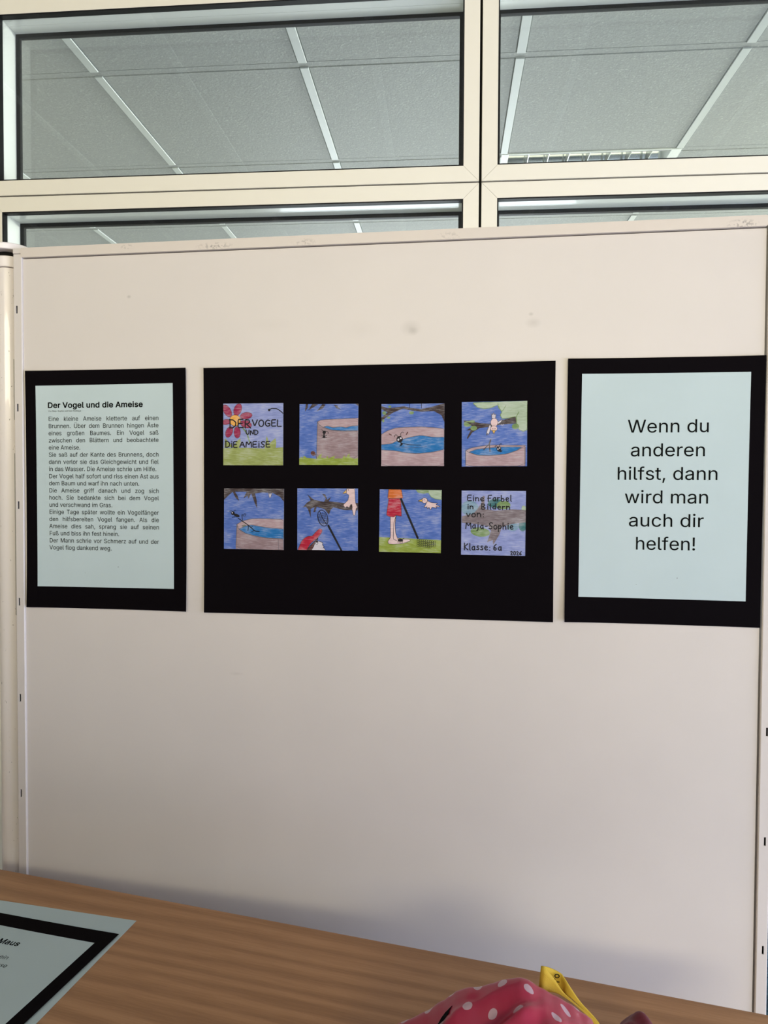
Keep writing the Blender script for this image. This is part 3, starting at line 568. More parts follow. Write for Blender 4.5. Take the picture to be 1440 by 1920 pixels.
def sheet(name, w_, h_, y, thick, warp, m, parent, cx=0, cz=0, rot=0, nx=16, nz=20):
    """paper or card with real thickness, bent by warp(x, z) away from the board (local -y)"""
    bm = B(); c, s_ = math.cos(rot), math.sin(rot); rows = {}
    for lay, off in ((0, y), (1, y + thick)):
        for i in range(nx + 1):
            for j in range(nz + 1):
                a = (i / nx - .5) * w_; b = (j / nz - .5) * h_; x = cx + a * c - b * s_; z = cz + a * s_ + b * c
                rows[lay, i, j] = bm.verts.new((x, -(off + warp(x, z)), z))
    for lay in (0, 1):
        for i in range(nx):
            for j in range(nz): bm.faces.new((rows[lay, i, j], rows[lay, i + 1, j], rows[lay, i + 1, j + 1], rows[lay, i, j + 1]))
    for i in range(nx):
        for j in (0, nz): bm.faces.new((rows[0, i, j], rows[0, i + 1, j], rows[1, i + 1, j], rows[1, i, j]))
    for j in range(nz):
        for i in (0, nx): bm.faces.new((rows[0, i, j], rows[0, i, j + 1], rows[1, i, j + 1], rows[1, i, j]))
    return obj(name, bm, m, parent, True if False else False)

# ------------------------------------------------------------------ poster with the story (left)
def curl(hw, hh, amt, bl=1, br=1, tl=1, tr=1, side=0.0):
    def f(x, z):
        a = min(abs(x) / hw, 1); b = min(abs(z) / hh, 1)
        k = (bl if x < 0 else br) if z < 0 else (tl if x < 0 else tr)
        return amt * k * (a ** 3) * (b ** 3) + side * a ** 4
    return f
UL = -.4973
wp = curl(.124, .175, .0028, 1.0, .8, .5, .6, .0012)
p1 = thing('poster', 'left black poster with a typed story on a pale sheet', 'poster', bpt(UL, 0, 0), (0, 0, A_B))
sheet('backing_card', .2480, .3490, .0008, .0004, wp, M_black, p1, .0002, .0005, 0)
sh = sheet('printed_sheet', .2120, .2955, .0014, .0002, wp, M_paper, p1, -.0012, .0055, .0035)
ink = Ink(wp); ink.h = .0018
x0 = -.5855 - UL; jw = .1705; z0, dz = .1012, (.1012 + .0878) / 18
ink.line('Der Vogel und die Ameise', x0 - .001, .1203, size=.0152, bold=.024, sx=.1478 / (.0152 * max(v[0] for v in typeset('Der Vogel und die Ameise', .024)[0])))
ink.line('Von Maja-Sophie und Zara Yerlikaya', x0, .1146, width=.0512)
txt = [('Eine kleine Ameise kletterte auf einen', 1), ('Brunnen. Über dem Brunnen hingen Äste', 1), ('eines großen Baumes. Ein Vogel saß', 1), ('zwischen den Blättern und beobachtete', 1), ('eine Ameise.', 0),
       ('Sie saß auf der Kante des Brunnens, doch', 1), ('dann verlor sie das Gleichgewicht und fiel', 1), ('in das Wasser. Die Ameise schrie um Hilfe.', 0), ('Der Vogel half sofort und riss einen Ast aus', 1), ('dem Baum und warf ihn nach unten.', 0),
       ('Die Ameise griff danach und zog sich', 1), ('hoch. Sie bedankte sich bei dem Vogel', 1), ('und verschwand im Gras.', 0), ('Einige Tage später wollte ein Vogelfänger', 1), ('den hilfsbereiten Vogel fangen. Als die', 1), ('Ameise dies sah, sprang sie auf seinen', 1),
       ('Fuß und biss ihn fest hinein.', 0), ('Der Mann schrie vor Schmerz auf und der', 1), ('Vogel flog dankend weg.', 0)]
TS = .0122
SX = .1668 / (TS * max(v[0] for v in typeset('in das Wasser. Die Ameise schrie um Hilfe.', .003)[0]))
for k, (t, j) in enumerate(txt):
    ink.line(t, x0 + .0002 * k / 18, z0 - dz * k, size=TS, justify=jw if j else None, bold=.003, sx=SX)
ink.build('lettering', [M_ink], sh)

# ------------------------------------------------------------------ poster with the moral (right)
UR = .2822
wp = curl(.123, .175, .003, 1.3, .3, .5, .6, .0010)
p2 = thing('poster', 'right black poster with six centred lines of large type on a pale sheet', 'poster', bpt(UR, 0, 0), (0, 0, A_B))
sheet('backing_card', .2475, .3505, .0008, .0004, wp, M_black, p2, -.0003, .0016, -.003)
sh = sheet('printed_sheet', .2112, .2960, .0014, .0002, wp, M_paper, p2, -.0002, .0083, -.005)
ink = Ink(wp); ink.h = .0018
for k, (t, a, b, zz) in enumerate([('Wenn du', .2361, .3380, .0789), ('anderen', .2399, .3337, .0478), ('hilfst, dann', .2228, .3497, .0169), ('wird man', .2333, .3386, -.0138), ('auch dir', .2387, .3337, -.0446), ('helfen!', .2474, .3234, -.0751)]):
    ink.line(t, (a + b) / 2 - UR, zz, width=None, size=.0330, align='C', bold=.0015, sx=(b - a) / (.0330 * max(v[0] for v in typeset(t, .0015)[0])))
ink.build('lettering', [M_ink], sh)

# ------------------------------------------------------------------ poster with eight crayon drawings (middle)
IRR = 0.98
def crayon(name, disp, streak=0.55, light=None, vert=False):
    c = tuple(x / IRR for x in lin(disp)); c = tuple(min(x, .9) for x in c)
    l = tuple(x / IRR for x in lin(light)) if light else tuple(x + (.62 - x) * .42 for x in c)
    m = mat('crayon ' + name, c, 0.7, spec=0.15)
    sc = (900, 900, 90) if vert else (95, 95, 1400)
    a = noise(m, 1.0, obcoord(m, sc), 4, .65); b = noise(m, 1.0, obcoord(m, (45, 45, 60)), 2)
    f = math_(m, 'ADD', math_(m, 'MULTIPLY', a, .72), math_(m, 'MULTIPLY', b, .4))
    d = tuple(x * .72 for x in c)
    lk(m, ramp(m, f, [(0.40, d), (0.55, c), (0.72, l)]), bsdf(m).inputs['Base Color'])
    return m
C = {n: crayon(n, *a) for n, a in {
    'sky': ((82, 110, 178),), 'palesky': ((138, 148, 194),), 'grass': ((150, 160, 92),), 'grassb': ((142, 158, 66),), 'petal': ((150, 42, 78),), 'yolk': ((222, 160, 58),),
    'stone': ((172, 146, 148),), 'stoned': ((146, 124, 126),), 'water': ((40, 112, 172),), 'bark': ((66, 54, 52),), 'barkp': ((120, 108, 110),), 'leaf': ((116, 142, 88),),
    'leafp': ((166, 182, 154),), 'teal': ((120, 150, 168),), 'tealdark': ((60, 110, 112),), 'skin': ((220, 192, 188),), 'white': ((205, 198, 204),), 'red': ((176, 34, 58),),
    'orange': ((206, 110, 48),), 'hair': ((92, 52, 46),), 'beak': ((214, 168, 70),)}.items()}
CN = list(C) + ['pen', 'grey']
CM = [C[n] for n in C] + [mat('black felt pen', (0.012, 0.011, 0.014), 0.6, spec=.2), mat('grey pencil', (0.12, 0.11, 0.12), 0.7, spec=.2)]
CI = {n: i for i, n in enumerate(CN)}
SZ = .0865
class Drawing(Ink):
    def __init__(s, rect, warp, ox, oz, sz):
        s.r = rect; s.sz = sz; s.ox, s.oz = ox, oz
        wx = (warp(ox + .03, oz) - warp(ox - .03, oz)) / .06; wz = (warp(ox, oz + .03) - warp(ox, oz - .03)) / .06; w0 = warp(ox, oz) + .00015
        s.plane = lambda x, z: w0 + wx * x + wz * z
        Ink.__init__(s, s.plane, (-sz[0] / 2, sz[0] / 2, -sz[1] / 2, sz[1] / 2)); s.h = .0016
    def m(s, p): return ((p[0] - s.r[0]) / (s.r[2] - s.r[0]) - .5) * s.sz[0], (.5 - (p[1] - s.r[1]) / (s.r[3] - s.r[1])) * s.sz[1]
    def P(s, pts, c, edge=None, wd=3.4):
        s.poly([s.m(p) for p in pts], CI[c])
        if edge: s.L(list(pts) + [pts[0]], wd, edge)
    def L(s, pts, wd, c='pen', sm=True):
        if sm and len(pts) > 2:              # light smoothing so hand strokes do not look like rulers
            q = [pts[0]]
            for a, b in zip(pts, pts[1:]): q += [(a[0] * .88 + b[0] * .12, a[1] * .88 + b[1] * .12), (a[0] * .12 + b[0] * .88, a[1] * .12 + b[1] * .88)]
            pts = q + [pts[-1]]
        s.stroke([s.m(p) for p in pts], 1.25 * wd * s.sz[0] / (s.r[2] - s.r[0]), CI[c])
    def E(s, cx, cy, rx, ry, c, edge=None, rot=0, wd=2.5, n=22):
        pts = [(cx + rx * math.cos(t) * math.cos(rot) - ry * math.sin(t) * math.sin(rot), cy + rx * math.cos(t) * math.sin(rot) + ry * math.sin(t) * math.cos(rot)) for t in (2 * PI * k / n for k in range(n))]
        if c: s.P(pts, c)
        if edge: s.L(pts + [pts[0]], wd, edge)
    def all(s, c): x0, y0, x1, y1 = s.r; s.P([(x0, y0), (x1, y0), (x1, y1), (x0, y1)], c)

def arc(cx, cy, rx, ry, a0, a1, n=9): return [(cx + rx * math.cos(math.radians(a0 + (a1 - a0) * k / n)), cy + ry * math.sin(math.radians(a0 + (a1 - a0) * k / n))) for k in range(n + 1)]
# pen glyphs: unit box, x right, y down from cap height 0 to baseline 1
G = {'D': (.75, [[(0, 0), (0, 1)], [(-.08, .03), (.35, .05), (.7, .35), (.65, .75), (.3, 1), (-.05, 1)]]), 'E': (.62, [[(.58, 0), (0, .02), (0, 1), (.6, .97)], [(0, .5), (.5, .47)]]),
     'R': (.68, [[(0, 1), (0, 0), (.45, .05), (.55, .3), (.3, .5), (0, .52)], [(.15, .52), (.65, 1)]]), 'V': (.75, [[(0, 0), (.35, 1), (.75, 0)]]), 'O': (.75, [arc(.37, .5, .37, .5, -90, 270, 14)]),
     'G': (.75, [[(.68, .12), (.35, 0), (.03, .35), (.05, .75), (.35, 1), (.68, .85), (.7, .55), (.4, .55)]]), 'L': (.6, [[(.05, 0), (0, 1), (.6, .98)]]),
     'U': (.7, [[(0, 0), (.02, .7), (.3, 1), (.6, .75), (.65, 0)]]), 'N': (.75, [[(0, 1), (.03, 0), (.65, 1), (.68, 0)]]), 'I': (.2, [[(.1, .3), (.1, 1)], [(.1, .0), (.1, .05)]]), 'A': (.75, [[(0, 1), (.38, 0), (.75, 1)], [(.12, .65), (.62, .62)]]),
     'M': (.9, [[(0, 1), (.1, 0), (.45, .6), (.8, 0), (.9, 1)]]), 'S': (.6, [[(.58, .1), (.3, 0), (.05, .2), (.2, .45), (.5, .6), (.5, .88), (.25, 1), (0, .9)]]),
     'F': (.6, [[(.6, 0), (.05, .04), (.05, 1)], [(-.08, .5), (.45, .48)]]), 'B': (.65, [[(0, 0), (0, 1), (.45, .95), (.58, .7), (.1, .5), (.5, .3), (.4, .05), (-.05, 0)]]), 'K': (.6, [[(0, 0), (0, 1)], [(.55, .1), (0, .55), (.6, 1)]]),
     'i': (.2, [[(.1, .4), (.1, 1)], [(.1, .12), (.1, .17)]]), 'n': (.55, [[(0, .4), (.02, 1)], [(.02, .6), (.25, .4), (.48, .55), (.5, 1)]]), 'e': (.55, [[(.03, .7), (.48, .65), (.4, .42), (.15, .4), (0, .7), (.2, 1), (.5, .92)]]),
     'a': (.58, [[(.48, .5), (.25, .38), (0, .7), (.2, 1), (.45, .85), (.48, .4)], [(.48, .7), (.52, 1)]]), 'r': (.42, [[(0, .4), (.02, 1)], [(.02, .6), (.2, .42), (.4, .45)]]), 'b': (.55, [[(0, 0), (.02, 1), (.35, 1), (.5, .7), (.3, .45), (.03, .62)]]),
     'l': (.2, [[(.08, 0), (.08, .9), (.18, 1)]]), 'd': (.58, [[(.48, .5), (.25, .4), (0, .7), (.2, 1), (.45, .85)], [(.5, 0), (.48, 1)]]), 'm': (.85, [[(0, .4), (.02, 1)], [(.02, .6), (.22, .4), (.4, .55), (.4, 1)], [(.4, .6), (.6, .4), (.78, .55), (.8, 1)]]),
     'v': (.5, [[(0, .4), (.22, 1), (.5, .4)]]), 'o': (.55, [arc(.27, .7, .26, .3, -90, 270, 12)]), ':': (.2, [[(.1, .5), (.1, .54)], [(.1, .92), (.1, .96)]]), 'j': (.3, [[(.15, .4), (.15, 1.2), (-.05, 1.35)], [(.15, .12), (.15, .17)]]),
     '-': (.45, [[(.05, .62), (.4, .6)]]), 'p': (.55, [[(0, .4), (.02, 1.4)], [(.02, .6), (.3, .4), (.5, .65), (.3, .95), (.02, .9)]]), 'h': (.55, [[(0, 0), (.02, 1)], [(.02, .65), (.25, .42), (.48, .6), (.5, 1)]]),
     's': (.45, [[(.4, .45), (.15, .4), (.05, .58), (.4, .75), (.35, .97), (0, .95)]]), '6': (.55, [[(.45, .05), (.1, .4), (.05, .85), (.3, 1), (.5, .75), (.25, .55), (.05, .75)]]), '2': (.55, [[(.02, .25), (.25, 0), (.48, .25), (.05, .98), (.55, .97)]]),
     '0': (.55, [arc(.27, .5, .26, .5, -90, 270, 12)])}
def penwrite(d, txt, x0, x1, base, h, wd):
    tot = 0
    for ch in txt: tot += .45 if ch == ' ' else G[ch][0] + .22
    k = (x1 - x0) / (tot - .22); x = x0
    for ch in txt:
        if ch == ' ': x += .45 * k; continue
        g = G[ch]; jy = random.uniform(-.04, .04) * h
        for st in g[1]: d.L([(x + p[0] * k, base - h + p[1] * h + jy) for p in st], wd)
        x += (g[0] + .22) * k
def ant_head(d, x, y, r, eyes=1):
    d.E(x, y, r, r, 'pen')
    if eyes: d.E(x - r * .4, y + r * .1, r * .3, r * .35, 'white'); d.E(x + r * .35, y - r * .35, r * .3, r * .3, 'white')
    d.L([(x - r * .5, y - r * .8), (x - r * 1.1, y - r * 1.5), (x - r * 1.7, y - r * 1.1), (x - r * 1.5, y - r * .7)], 3.5)
    d.L([(x + r * .4, y - r * .9), (x + r * .3, y - r * 1.8), (x + r * .9, y - r * 2.3), (x + r * 1.2, y - r * 2)], 3.5)

UM = -.1020; ZM = 0.0
wpm = curl(.245, .1745, .0022, .8, 1.0, .5, .8, .0006)
p3 = thing('poster', 'wide black poster in the middle with eight square crayon drawings', 'poster', bpt(UM, 0, ZM), (0, 0, A_B))
sheet('backing_card', .4895, .3490, .0008, .0004, wpm, M_black, p3, 0, 0, .001, 28, 18)

def d1(d):
    d.all('palesky'); d.P([(97, 482), (300, 478), (480, 486), (630, 474), (630, 636), (97, 636)], 'grass')
    for q in ([(105, 480), (112, 392), (150, 430), (185, 470)], [(180, 480), (215, 420), (252, 392), (250, 440), (235, 480)], [(465, 488), (485, 370), (508, 440), (562, 392), (570, 430), (565, 488)]): d.P(q, 'grass')
    d.L([(272, 300), (310, 350), (335, 435)], 9, 'leaf')
    for (x, y, rx, ry, a) in ((132, 145, 62, 32, 60), (226, 135, 56, 34, -70), (302, 190, 54, 30, -8), (300, 266, 52, 32, 18), (222, 340, 52, 29, 88), (150, 335, 52, 30, 112), (122, 246, 42, 24, 172)):
        d.E(x, y, rx, ry, 'petal', 'hair', math.radians(a), 2.5)
    d.E(203, 232, 50, 50, 'yolk', 'hair'); d.E(507, 140, 11, 11, 'pen'); d.L([(507, 138), (530, 126), (570, 128), (605, 148), (630, 172)], 6)
    t = Drawing(d.r, d.warp0, d.ox, d.oz, d.sz); t.h = d.h + .00003
    penwrite(t, 'DER', 158, 345, 300, 76, 8); penwrite(t, 'VOGEL', 358, 614, 288, 58, 8); penwrite(t, 'UND', 302, 410, 362, 42, 7); penwrite(t, 'DIE', 120, 222, 476, 56, 7.5); penwrite(t, 'AMEISE', 246, 516, 474, 52, 7.5)
    return t
def d2(d):
    d.all('sky')
    for q in ([(835, 86), (856, 86), (852, 120), (828, 154)], [(893, 86), (948, 90), (900, 118), (856, 142)], [(985, 86), (1014, 92), (990, 125), (935, 150)], [(1086, 92), (1120, 100), (1130, 120), (1156, 138), (1110, 125)], [(1280, 86), (1306, 86), (1306, 108)]): d.P(q, 'bark')
    d.P([(942, 245), (975, 228), (1306, 213), (1306, 335), (1200, 330), (1085, 325), (1000, 300), (950, 268)], 'stone', 'grey')
    d.P([(998, 292), (1030, 282), (1080, 298), (1150, 290), (1200, 298), (1250, 284), (1306, 280), (1306, 326), (1180, 327), (1060, 318)], 'water', 'grey')
    d.P([(942, 245), (955, 270), (1000, 300), (1085, 325), (1180, 330), (1306, 328), (1306, 578), (936, 578)], 'stoned', 'grey')
    g = [(779, 633), (779, 575), (800, 560), (812, 572), (820, 548), (845, 568), (900, 575), (935, 580), (960, 545), (985, 530), (975, 568), (1020, 572), (1035, 548), (1040, 575), (1105, 548), (1090, 575), (1165, 575), (1185, 545), (1195, 570), (1230, 525), (1232, 560), (1275, 578), (1306, 570), (1306, 633)]
    d.P(g, 'grassb'); d.L([(936, 575), (930, 540), (910, 520)], 5, 'grey'); d.E(905, 530, 24, 20, 'hair', None, .6)
    d.E(1003, 340, 15, 15, 'pen'); d.E(1002, 362, 7, 10, 'pen'); d.E(1002, 382, 12, 11, 'pen')
    for (a, b) in (((990, 370), (980, 366)), ((1012, 372), (1026, 366)), ((992, 385), (982, 392)), ((1014, 384), (1026, 384))): d.L([(1002, 372), a, b], 3.5)
    d.L([(1012, 328), (1030, 334), (1042, 344), (1036, 354)], 3.5); d.L([(994, 328), (984, 318), (978, 318)], 3.5)
def d3(d):
    d.all('sky')
    d.P([(74, 100), (130, 122), (200, 115), (280, 105), (330, 120), (430, 132), (520, 115), (600, 92), (640, 84), (640, 250), (612, 190), (545, 152), (430, 157), (330, 142), (270, 127), (180, 162), (120, 202), (74, 242), (74, 205), (130, 160), (74, 130)], 'bark')
    for (x, y, rx, ry) in ((345, 165, 22, 15), (100, 165, 18, 16), (140, 206, 16, 10), (150, 108, 14, 10), (92, 235, 10, 14)): d.E(x, y, rx, ry, 'leaf')
    for x in (329, 434): d.L([(x, 84), (x, 125)], 3.5)
    d.P([(74, 358), (130, 325), (210, 298), (420, 292), (560, 300), (638, 312), (638, 392), (530, 385), (430, 372), (350, 384), (280, 406), (240, 426), (180, 450), (74, 455)], 'stone', 'grey')
    d.P([(74, 450), (170, 442), (215, 415), (270, 402), (330, 385), (430, 367), (530, 384), (638, 385), (638, 495), (540, 518), (400, 532), (300, 525), (200, 505), (74, 498)], 'water', 'grey')
    d.P([(74, 498), (200, 506), (300, 526), (400, 533), (540, 519), (638, 496), (638, 644), (74, 644)], 'stone', 'grey')
    ant_head(d, 240, 403, 29); d.P([(245, 425), (272, 440), (262, 458), (236, 468), (250, 445)], 'pen'); d.L([(272, 440), (320, 452), (430, 456)], 4)
    d.L([(145, 354), (166, 364)], 7, 'hair'); d.L([(300, 360), (312, 340)], 7, 'hair'); d.L([(190, 470), (330, 482), (480, 470)], 2, 'grey')
def d4(d):
    d.all('sky')
    d.P([(812, 230), (870, 232), (960, 256), (1040, 262), (1120, 262), (1150, 235), (1300, 196), (1300, 262), (1150, 272), (1050, 292), (960, 300), (892, 340), (850, 400), (844, 385), (878, 320), (835, 322), (898, 282), (830, 262)], 'bark')
    for (x, y, rx, ry) in ((850, 262, 36, 26), (905, 300, 30, 22), (890, 240, 26, 12)): d.E(x, y, rx, ry, 'leaf')
    d.P([(830, 240), (900, 255), (960, 262), (960, 285), (880, 270)], 'bark')
    d.P([(902, 80), (940, 115), (1000, 126), (1060, 120), (1122, 92), (1140, 130), (1160, 160), (1143, 185), (1160, 218), (1215, 214), (1284, 200), (1290, 260), (1310, 318), (1350, 335), (1384, 322), (1384, 58), (900, 72)], 'leafp', 'leaf', 5)
    d.L([(1122, 80), (1128, 120), (1160, 155), (1195, 100)], 5, 'leaf'); d.L([(1310, 160), (1288, 200), (1290, 260)], 5, 'leaf'); d.E(1280, 290, 32, 26, 'leaf')
    d.P([(1068, 215), (1066, 170), (1078, 185), (1086, 160), (1092, 184), (1106, 176), (1100, 215)], 'white', 'grey')
    d.P([(1050, 268), (1062, 285), (1048, 340), (1035, 365), (1030, 345), (1020, 372), (1024, 330)], 'white', 'grey'); d.P([(1120, 250), (1165, 222), (1150, 250), (1125, 268)], 'white', 'grey')
    d.E(1090, 252, 32, 38, 'skin', 'grey'); d.E(1087, 307, 30, 26, 'skin', 'grey'); d.E(1077, 308, 4, 4, 'pen'); d.E(1097, 308, 4, 4, 'pen'); d.P([(1070, 322), (1102, 322), (1088, 358)], 'beak', 'grey')
    for x in (1155, 1170): d.L([(x, 268), (x - 4, 282)], 3, 'white')
    d.P([(833, 502), (880, 480), (1000, 460), (1100, 454), (1250, 460), (1370, 460), (1368, 645), (833, 645)], 'stone', 'grey')
    d.P([(862, 517), (930, 492), (1060, 478), (1200, 472), (1338, 475), (1290, 507), (1200, 536), (1060, 549), (940, 546)], 'water', 'grey')
    d.L([(833, 502), (862, 520), (940, 548), (1060, 550), (1200, 538), (1300, 505), (1370, 462)], 3, 'grey'); d.L([(1362, 480), (1364, 645)], 3, 'grey')
    d.L([(1060, 405), (1045, 450), (1052, 512)], 8, 'bark'); d.L([(1045, 450), (1020, 470), (996, 496)], 7, 'bark')
    ant_head(d, 1132, 490, 21); d.P([(1148, 500), (1168, 508), (1150, 520), (1118, 512)], 'pen')
def d5(d):
    d.all('sky')
    d.P([(101, 76), (640, 76), (640, 192), (605, 150), (540, 115), (450, 110), (380, 120), (395, 180), (400, 258), (380, 212), (345, 120), (322, 170), (312, 142), (274, 166), (305, 105), (200, 105), (225, 145), (238, 190), (205, 160), (180, 108), (150, 132), (101, 180)], 'bark')
    d.P([(500, 118), (506, 112), (514, 130), (520, 112), (530, 118), (518, 158), (508, 155)], 'white', 'grey')
    d.P([(218, 400), (265, 370), (350, 348), (440, 345), (637, 350), (637, 440), (500, 432), (350, 410), (300, 418), (235, 445)], 'stone', 'grey')
    d.P([(235, 442), (300, 412), (350, 403), (480, 425), (637, 435), (637, 523), (500, 520), (400, 505), (300, 482)], 'water', 'grey')
    d.P([(218, 398), (235, 445), (300, 483), (400, 508), (500, 522), (637, 525), (637, 628), (208, 622)], 'stoned', 'grey'); d.L([(590, 530), (592, 625)], 3, 'grey')
    d.E(182, 300, 17, 17, 'pen'); d.E(216, 320, 28, 14, 'pen', None, .35); d.E(177, 296, 5, 6, 'white'); d.L([(176, 285), (168, 276), (152, 280), (158, 292)], 3); d.L([(190, 285), (198, 270), (210, 276)], 3); d.L([(200, 332), (176, 338)], 4)
    d.L([(230, 345), (320, 405), (380, 458), (420, 462)], 6); d.L([(268, 362), (262, 312), (272, 312)], 4); d.L([(272, 320), (290, 302), (300, 310), (290, 326), (272, 324)], 3); d.L([(322, 412), (318, 455)], 5); d.L([(345, 430), (358, 415)], 4); d.L([(375, 455), (348, 466)], 4)
    d.P([(262, 415), (285, 405), (302, 410), (282, 420)], 'leaf', 'grey')
def d6(d):
    d.all('sky')
    d.P([(806, 250), (845, 205), (880, 182), (848, 128), (910, 178), (1000, 196), (1015, 165), (982, 124), (1012, 130), (1030, 176), (1066, 150), (1042, 190), (1180, 205), (1303, 205), (1303, 270), (1180, 268), (1085, 245), (1062, 265), (1045, 312), (1005, 262), (935, 240), (922, 288), (903, 290), (915, 245), (880, 260), (882, 340), (855, 262), (835, 240)], 'bark')
    d.P([(1205, 76), (1275, 76), (1280, 200), (1300, 245), (1288, 250), (1276, 318), (1262, 312), (1255, 275), (1240, 215), (1225, 248), (1205, 235), (1190, 250), (1172, 222), (1215, 180), (1224, 135), (1198, 118)], 'skin', 'grey')
    d.P([(1200, 85), (1165, 122), (1202, 116)], 'beak', 'grey'); d.E(1219, 88, 4, 5, 'pen'); d.P([(1238, 218), (1252, 215), (1256, 255), (1242, 250)], 'bark')
    for k in range(7): d.L([(945 + k * 14, 290 + abs(k - 3) * 8), (962 + k * 12, 400 - abs(3 - k) * 6)], 2.2)
    for k in range(7): d.L([(942 + k * 3, 310 + k * 14), (1010 + k * 4, 300 + k * 15)], 2.2)
    d.E(990, 342, 44, 74, None, 'pen', -.28, 5); d.L([(962, 282), (985, 340), (1020, 392)], 5); d.L([(1040, 410), (1157, 634)], 15, 'pen', False)
    d.P([(885, 632), (920, 562), (945, 548), (985, 560), (992, 575), (985, 582), (1002, 598), (994, 606), (1006, 614), (1014, 632)], 'white', 'pen')
    d.P([(845, 632), (880, 590), (925, 545), (948, 520), (940, 545), (918, 570), (908, 600), (888, 632)], 'hair', 'pen'); d.E(935, 566, 12, 15, 'white', 'pen'); d.E(938, 556, 9, 8, 'pen')
    d.P([(765, 632), (798, 552), (830, 520), (860, 507), (895, 505), (930, 465), (962, 436), (986, 446), (982, 470), (945, 520), (880, 570), (845, 632)], 'red', 'hair', 3)
def d7(d):
    d.all('sky'); d.P([(57, 515), (200, 520), (400, 525), (613, 532), (613, 648), (57, 648)], 'grassb')
    d.P([(385, 88), (400, 110), (450, 120), (495, 112), (520, 150), (560, 168), (613, 172), (613, 88)], 'leafp', 'leaf', 4); d.P([(495, 88), (500, 112), (440, 118), (400, 105), (385, 88)], 'leaf')
    d.P([(155, 318), (208, 318), (200, 400), (206, 480), (222, 520), (260, 530), (335, 530), (338, 545), (300, 560), (255, 572), (190, 578), (142, 576), (136, 552), (160, 518)], 'skin', 'pen', 3)
    d.L([(208, 320), (188, 390), (184, 530), (215, 545)], 3.5)
    d.P([(138, 86), (252, 86), (268, 165), (130, 170)], 'orange', 'hair'); d.P([(140, 168), (248, 168), (258, 326), (205, 318), (190, 333), (150, 332), (120, 318)], 'red', 'hair')
    d.L([(250, 172), (405, 516)], 15, 'pen', False)
    random.seed(3)
    for k in range(34): x, y = 410 + (k % 9) * 18, 535 + (k // 9) * 16 + (k % 9) * 2; d.E(x, y, 12, 10, None, 'pen', 0, 2.2, 8)
    d.P([(484, 182), (520, 200), (585, 205), (560, 216), (608, 236), (560, 234), (575, 250), (530, 240), (516, 266), (502, 240), (488, 258), (486, 236), (455, 245), (475, 215)], 'skin', 'pen', 3); d.E(462, 182, 26, 24, 'skin', 'pen', 0, 3); d.P([(440, 170), (402, 188), (442, 194)], 'beak', 'pen'); d.E(458, 176, 3.5, 4, 'pen')
    d.E(250, 540, 24, 12, 'pen')
    for x in (232, 245, 258, 270): d.L([(x, 545), (x - 4, 560)], 4)
    d.L([(236, 532), (222, 526)], 3); d.L([(268, 532), (284, 520)], 3)
def d8(d):
    d.all('palesky')
    d.E(868, 255, 80, 68, 'teal'); d.E(1100, 210, 70, 42, 'tealdark'); d.E(1172, 225, 62, 38, 'leaf'); d.E(965, 470, 88, 42, 'leaf', None, .1); d.E(1255, 415, 55, 42, 'teal'); d.E(1345, 405, 36, 54, 'tealdark'); d.E(1352, 255, 20, 28, 'leafp')
    d.P([(797, 330), (900, 305), (938, 262), (970, 215), (985, 142), (1004, 150), (1000, 200), (1000, 262), (1100, 275), (1250, 262), (1370, 268), (1370, 378), (1250, 392), (1160, 420), (1140, 485), (1085, 582), (1078, 540), (1028, 562), (1062, 460), (1040, 415), (900, 395), (797, 388)], 'barkp')
    t = Drawing(d.r, d.warp0, d.ox, d.oz, d.sz); t.h = d.h + .00003
    penwrite(t, 'Eine', 848, 995, 190, 52, 7); penwrite(t, 'Farbel', 1032, 1242, 192, 56, 7); penwrite(t, 'in', 848, 900, 262, 46, 7); penwrite(t, 'Bildern', 976, 1230, 264, 50, 7); penwrite(t, 'von:', 840, 998, 334, 56, 7)
    penwrite(t, 'Maja-Sophie', 834, 1262, 440, 58, 7); penwrite(t, 'Klasse:', 824, 1058, 634, 62, 7); penwrite(t, '6a', 1086, 1160, 634, 60, 7); penwrite(t, '2026', 1240, 1338, 672, 34, 6)
    return t
DR = [((97, 79, 630, 636), (-.2741, .0798), (.0873, .0872), -.002, d1, 'crayon drawing of a red flower with a handwritten title'), ((779, 86, 1306, 633), (-.1653, .0789), (.0834, .0847), -.004, d2, 'crayon drawing of an ant climbing a stone well'),
      ((74, 84, 638, 644), (-.0479, .0776), (.0866, .0852), 0, d3, 'crayon drawing of an ant swimming in wide blue water'), ((797, 63, 1384, 648), (.0628, .0782), (.0872, .0874), .006, d4, 'crayon drawing of a bird diving from a branch towards a well'),
      ((101, 76, 637, 624), (-.2732, -.0399), (.0875, .0862), -.004, d5, 'crayon drawing of an ant on a twig above the well'), ((759, 75, 1303, 632), (-.1667, -.0394), (.0863, .0866), 0, d6, 'crayon drawing of a red cap and a raised net below a bird'),
      ((57, 88, 613, 648), (-.0506, -.0406), (.0855, .0863), -.008, d7, 'crayon drawing of bare legs in red shorts beside a net'), ((793, 97, 1370, 678), (.0625, -.0421), (.0860, .0874), -.003, d8, 'crayon drawing of a grey branch covered with handwriting')]
M_sheet = mat('drawing paper', (.62, .62, .66), .75, spec=.15)
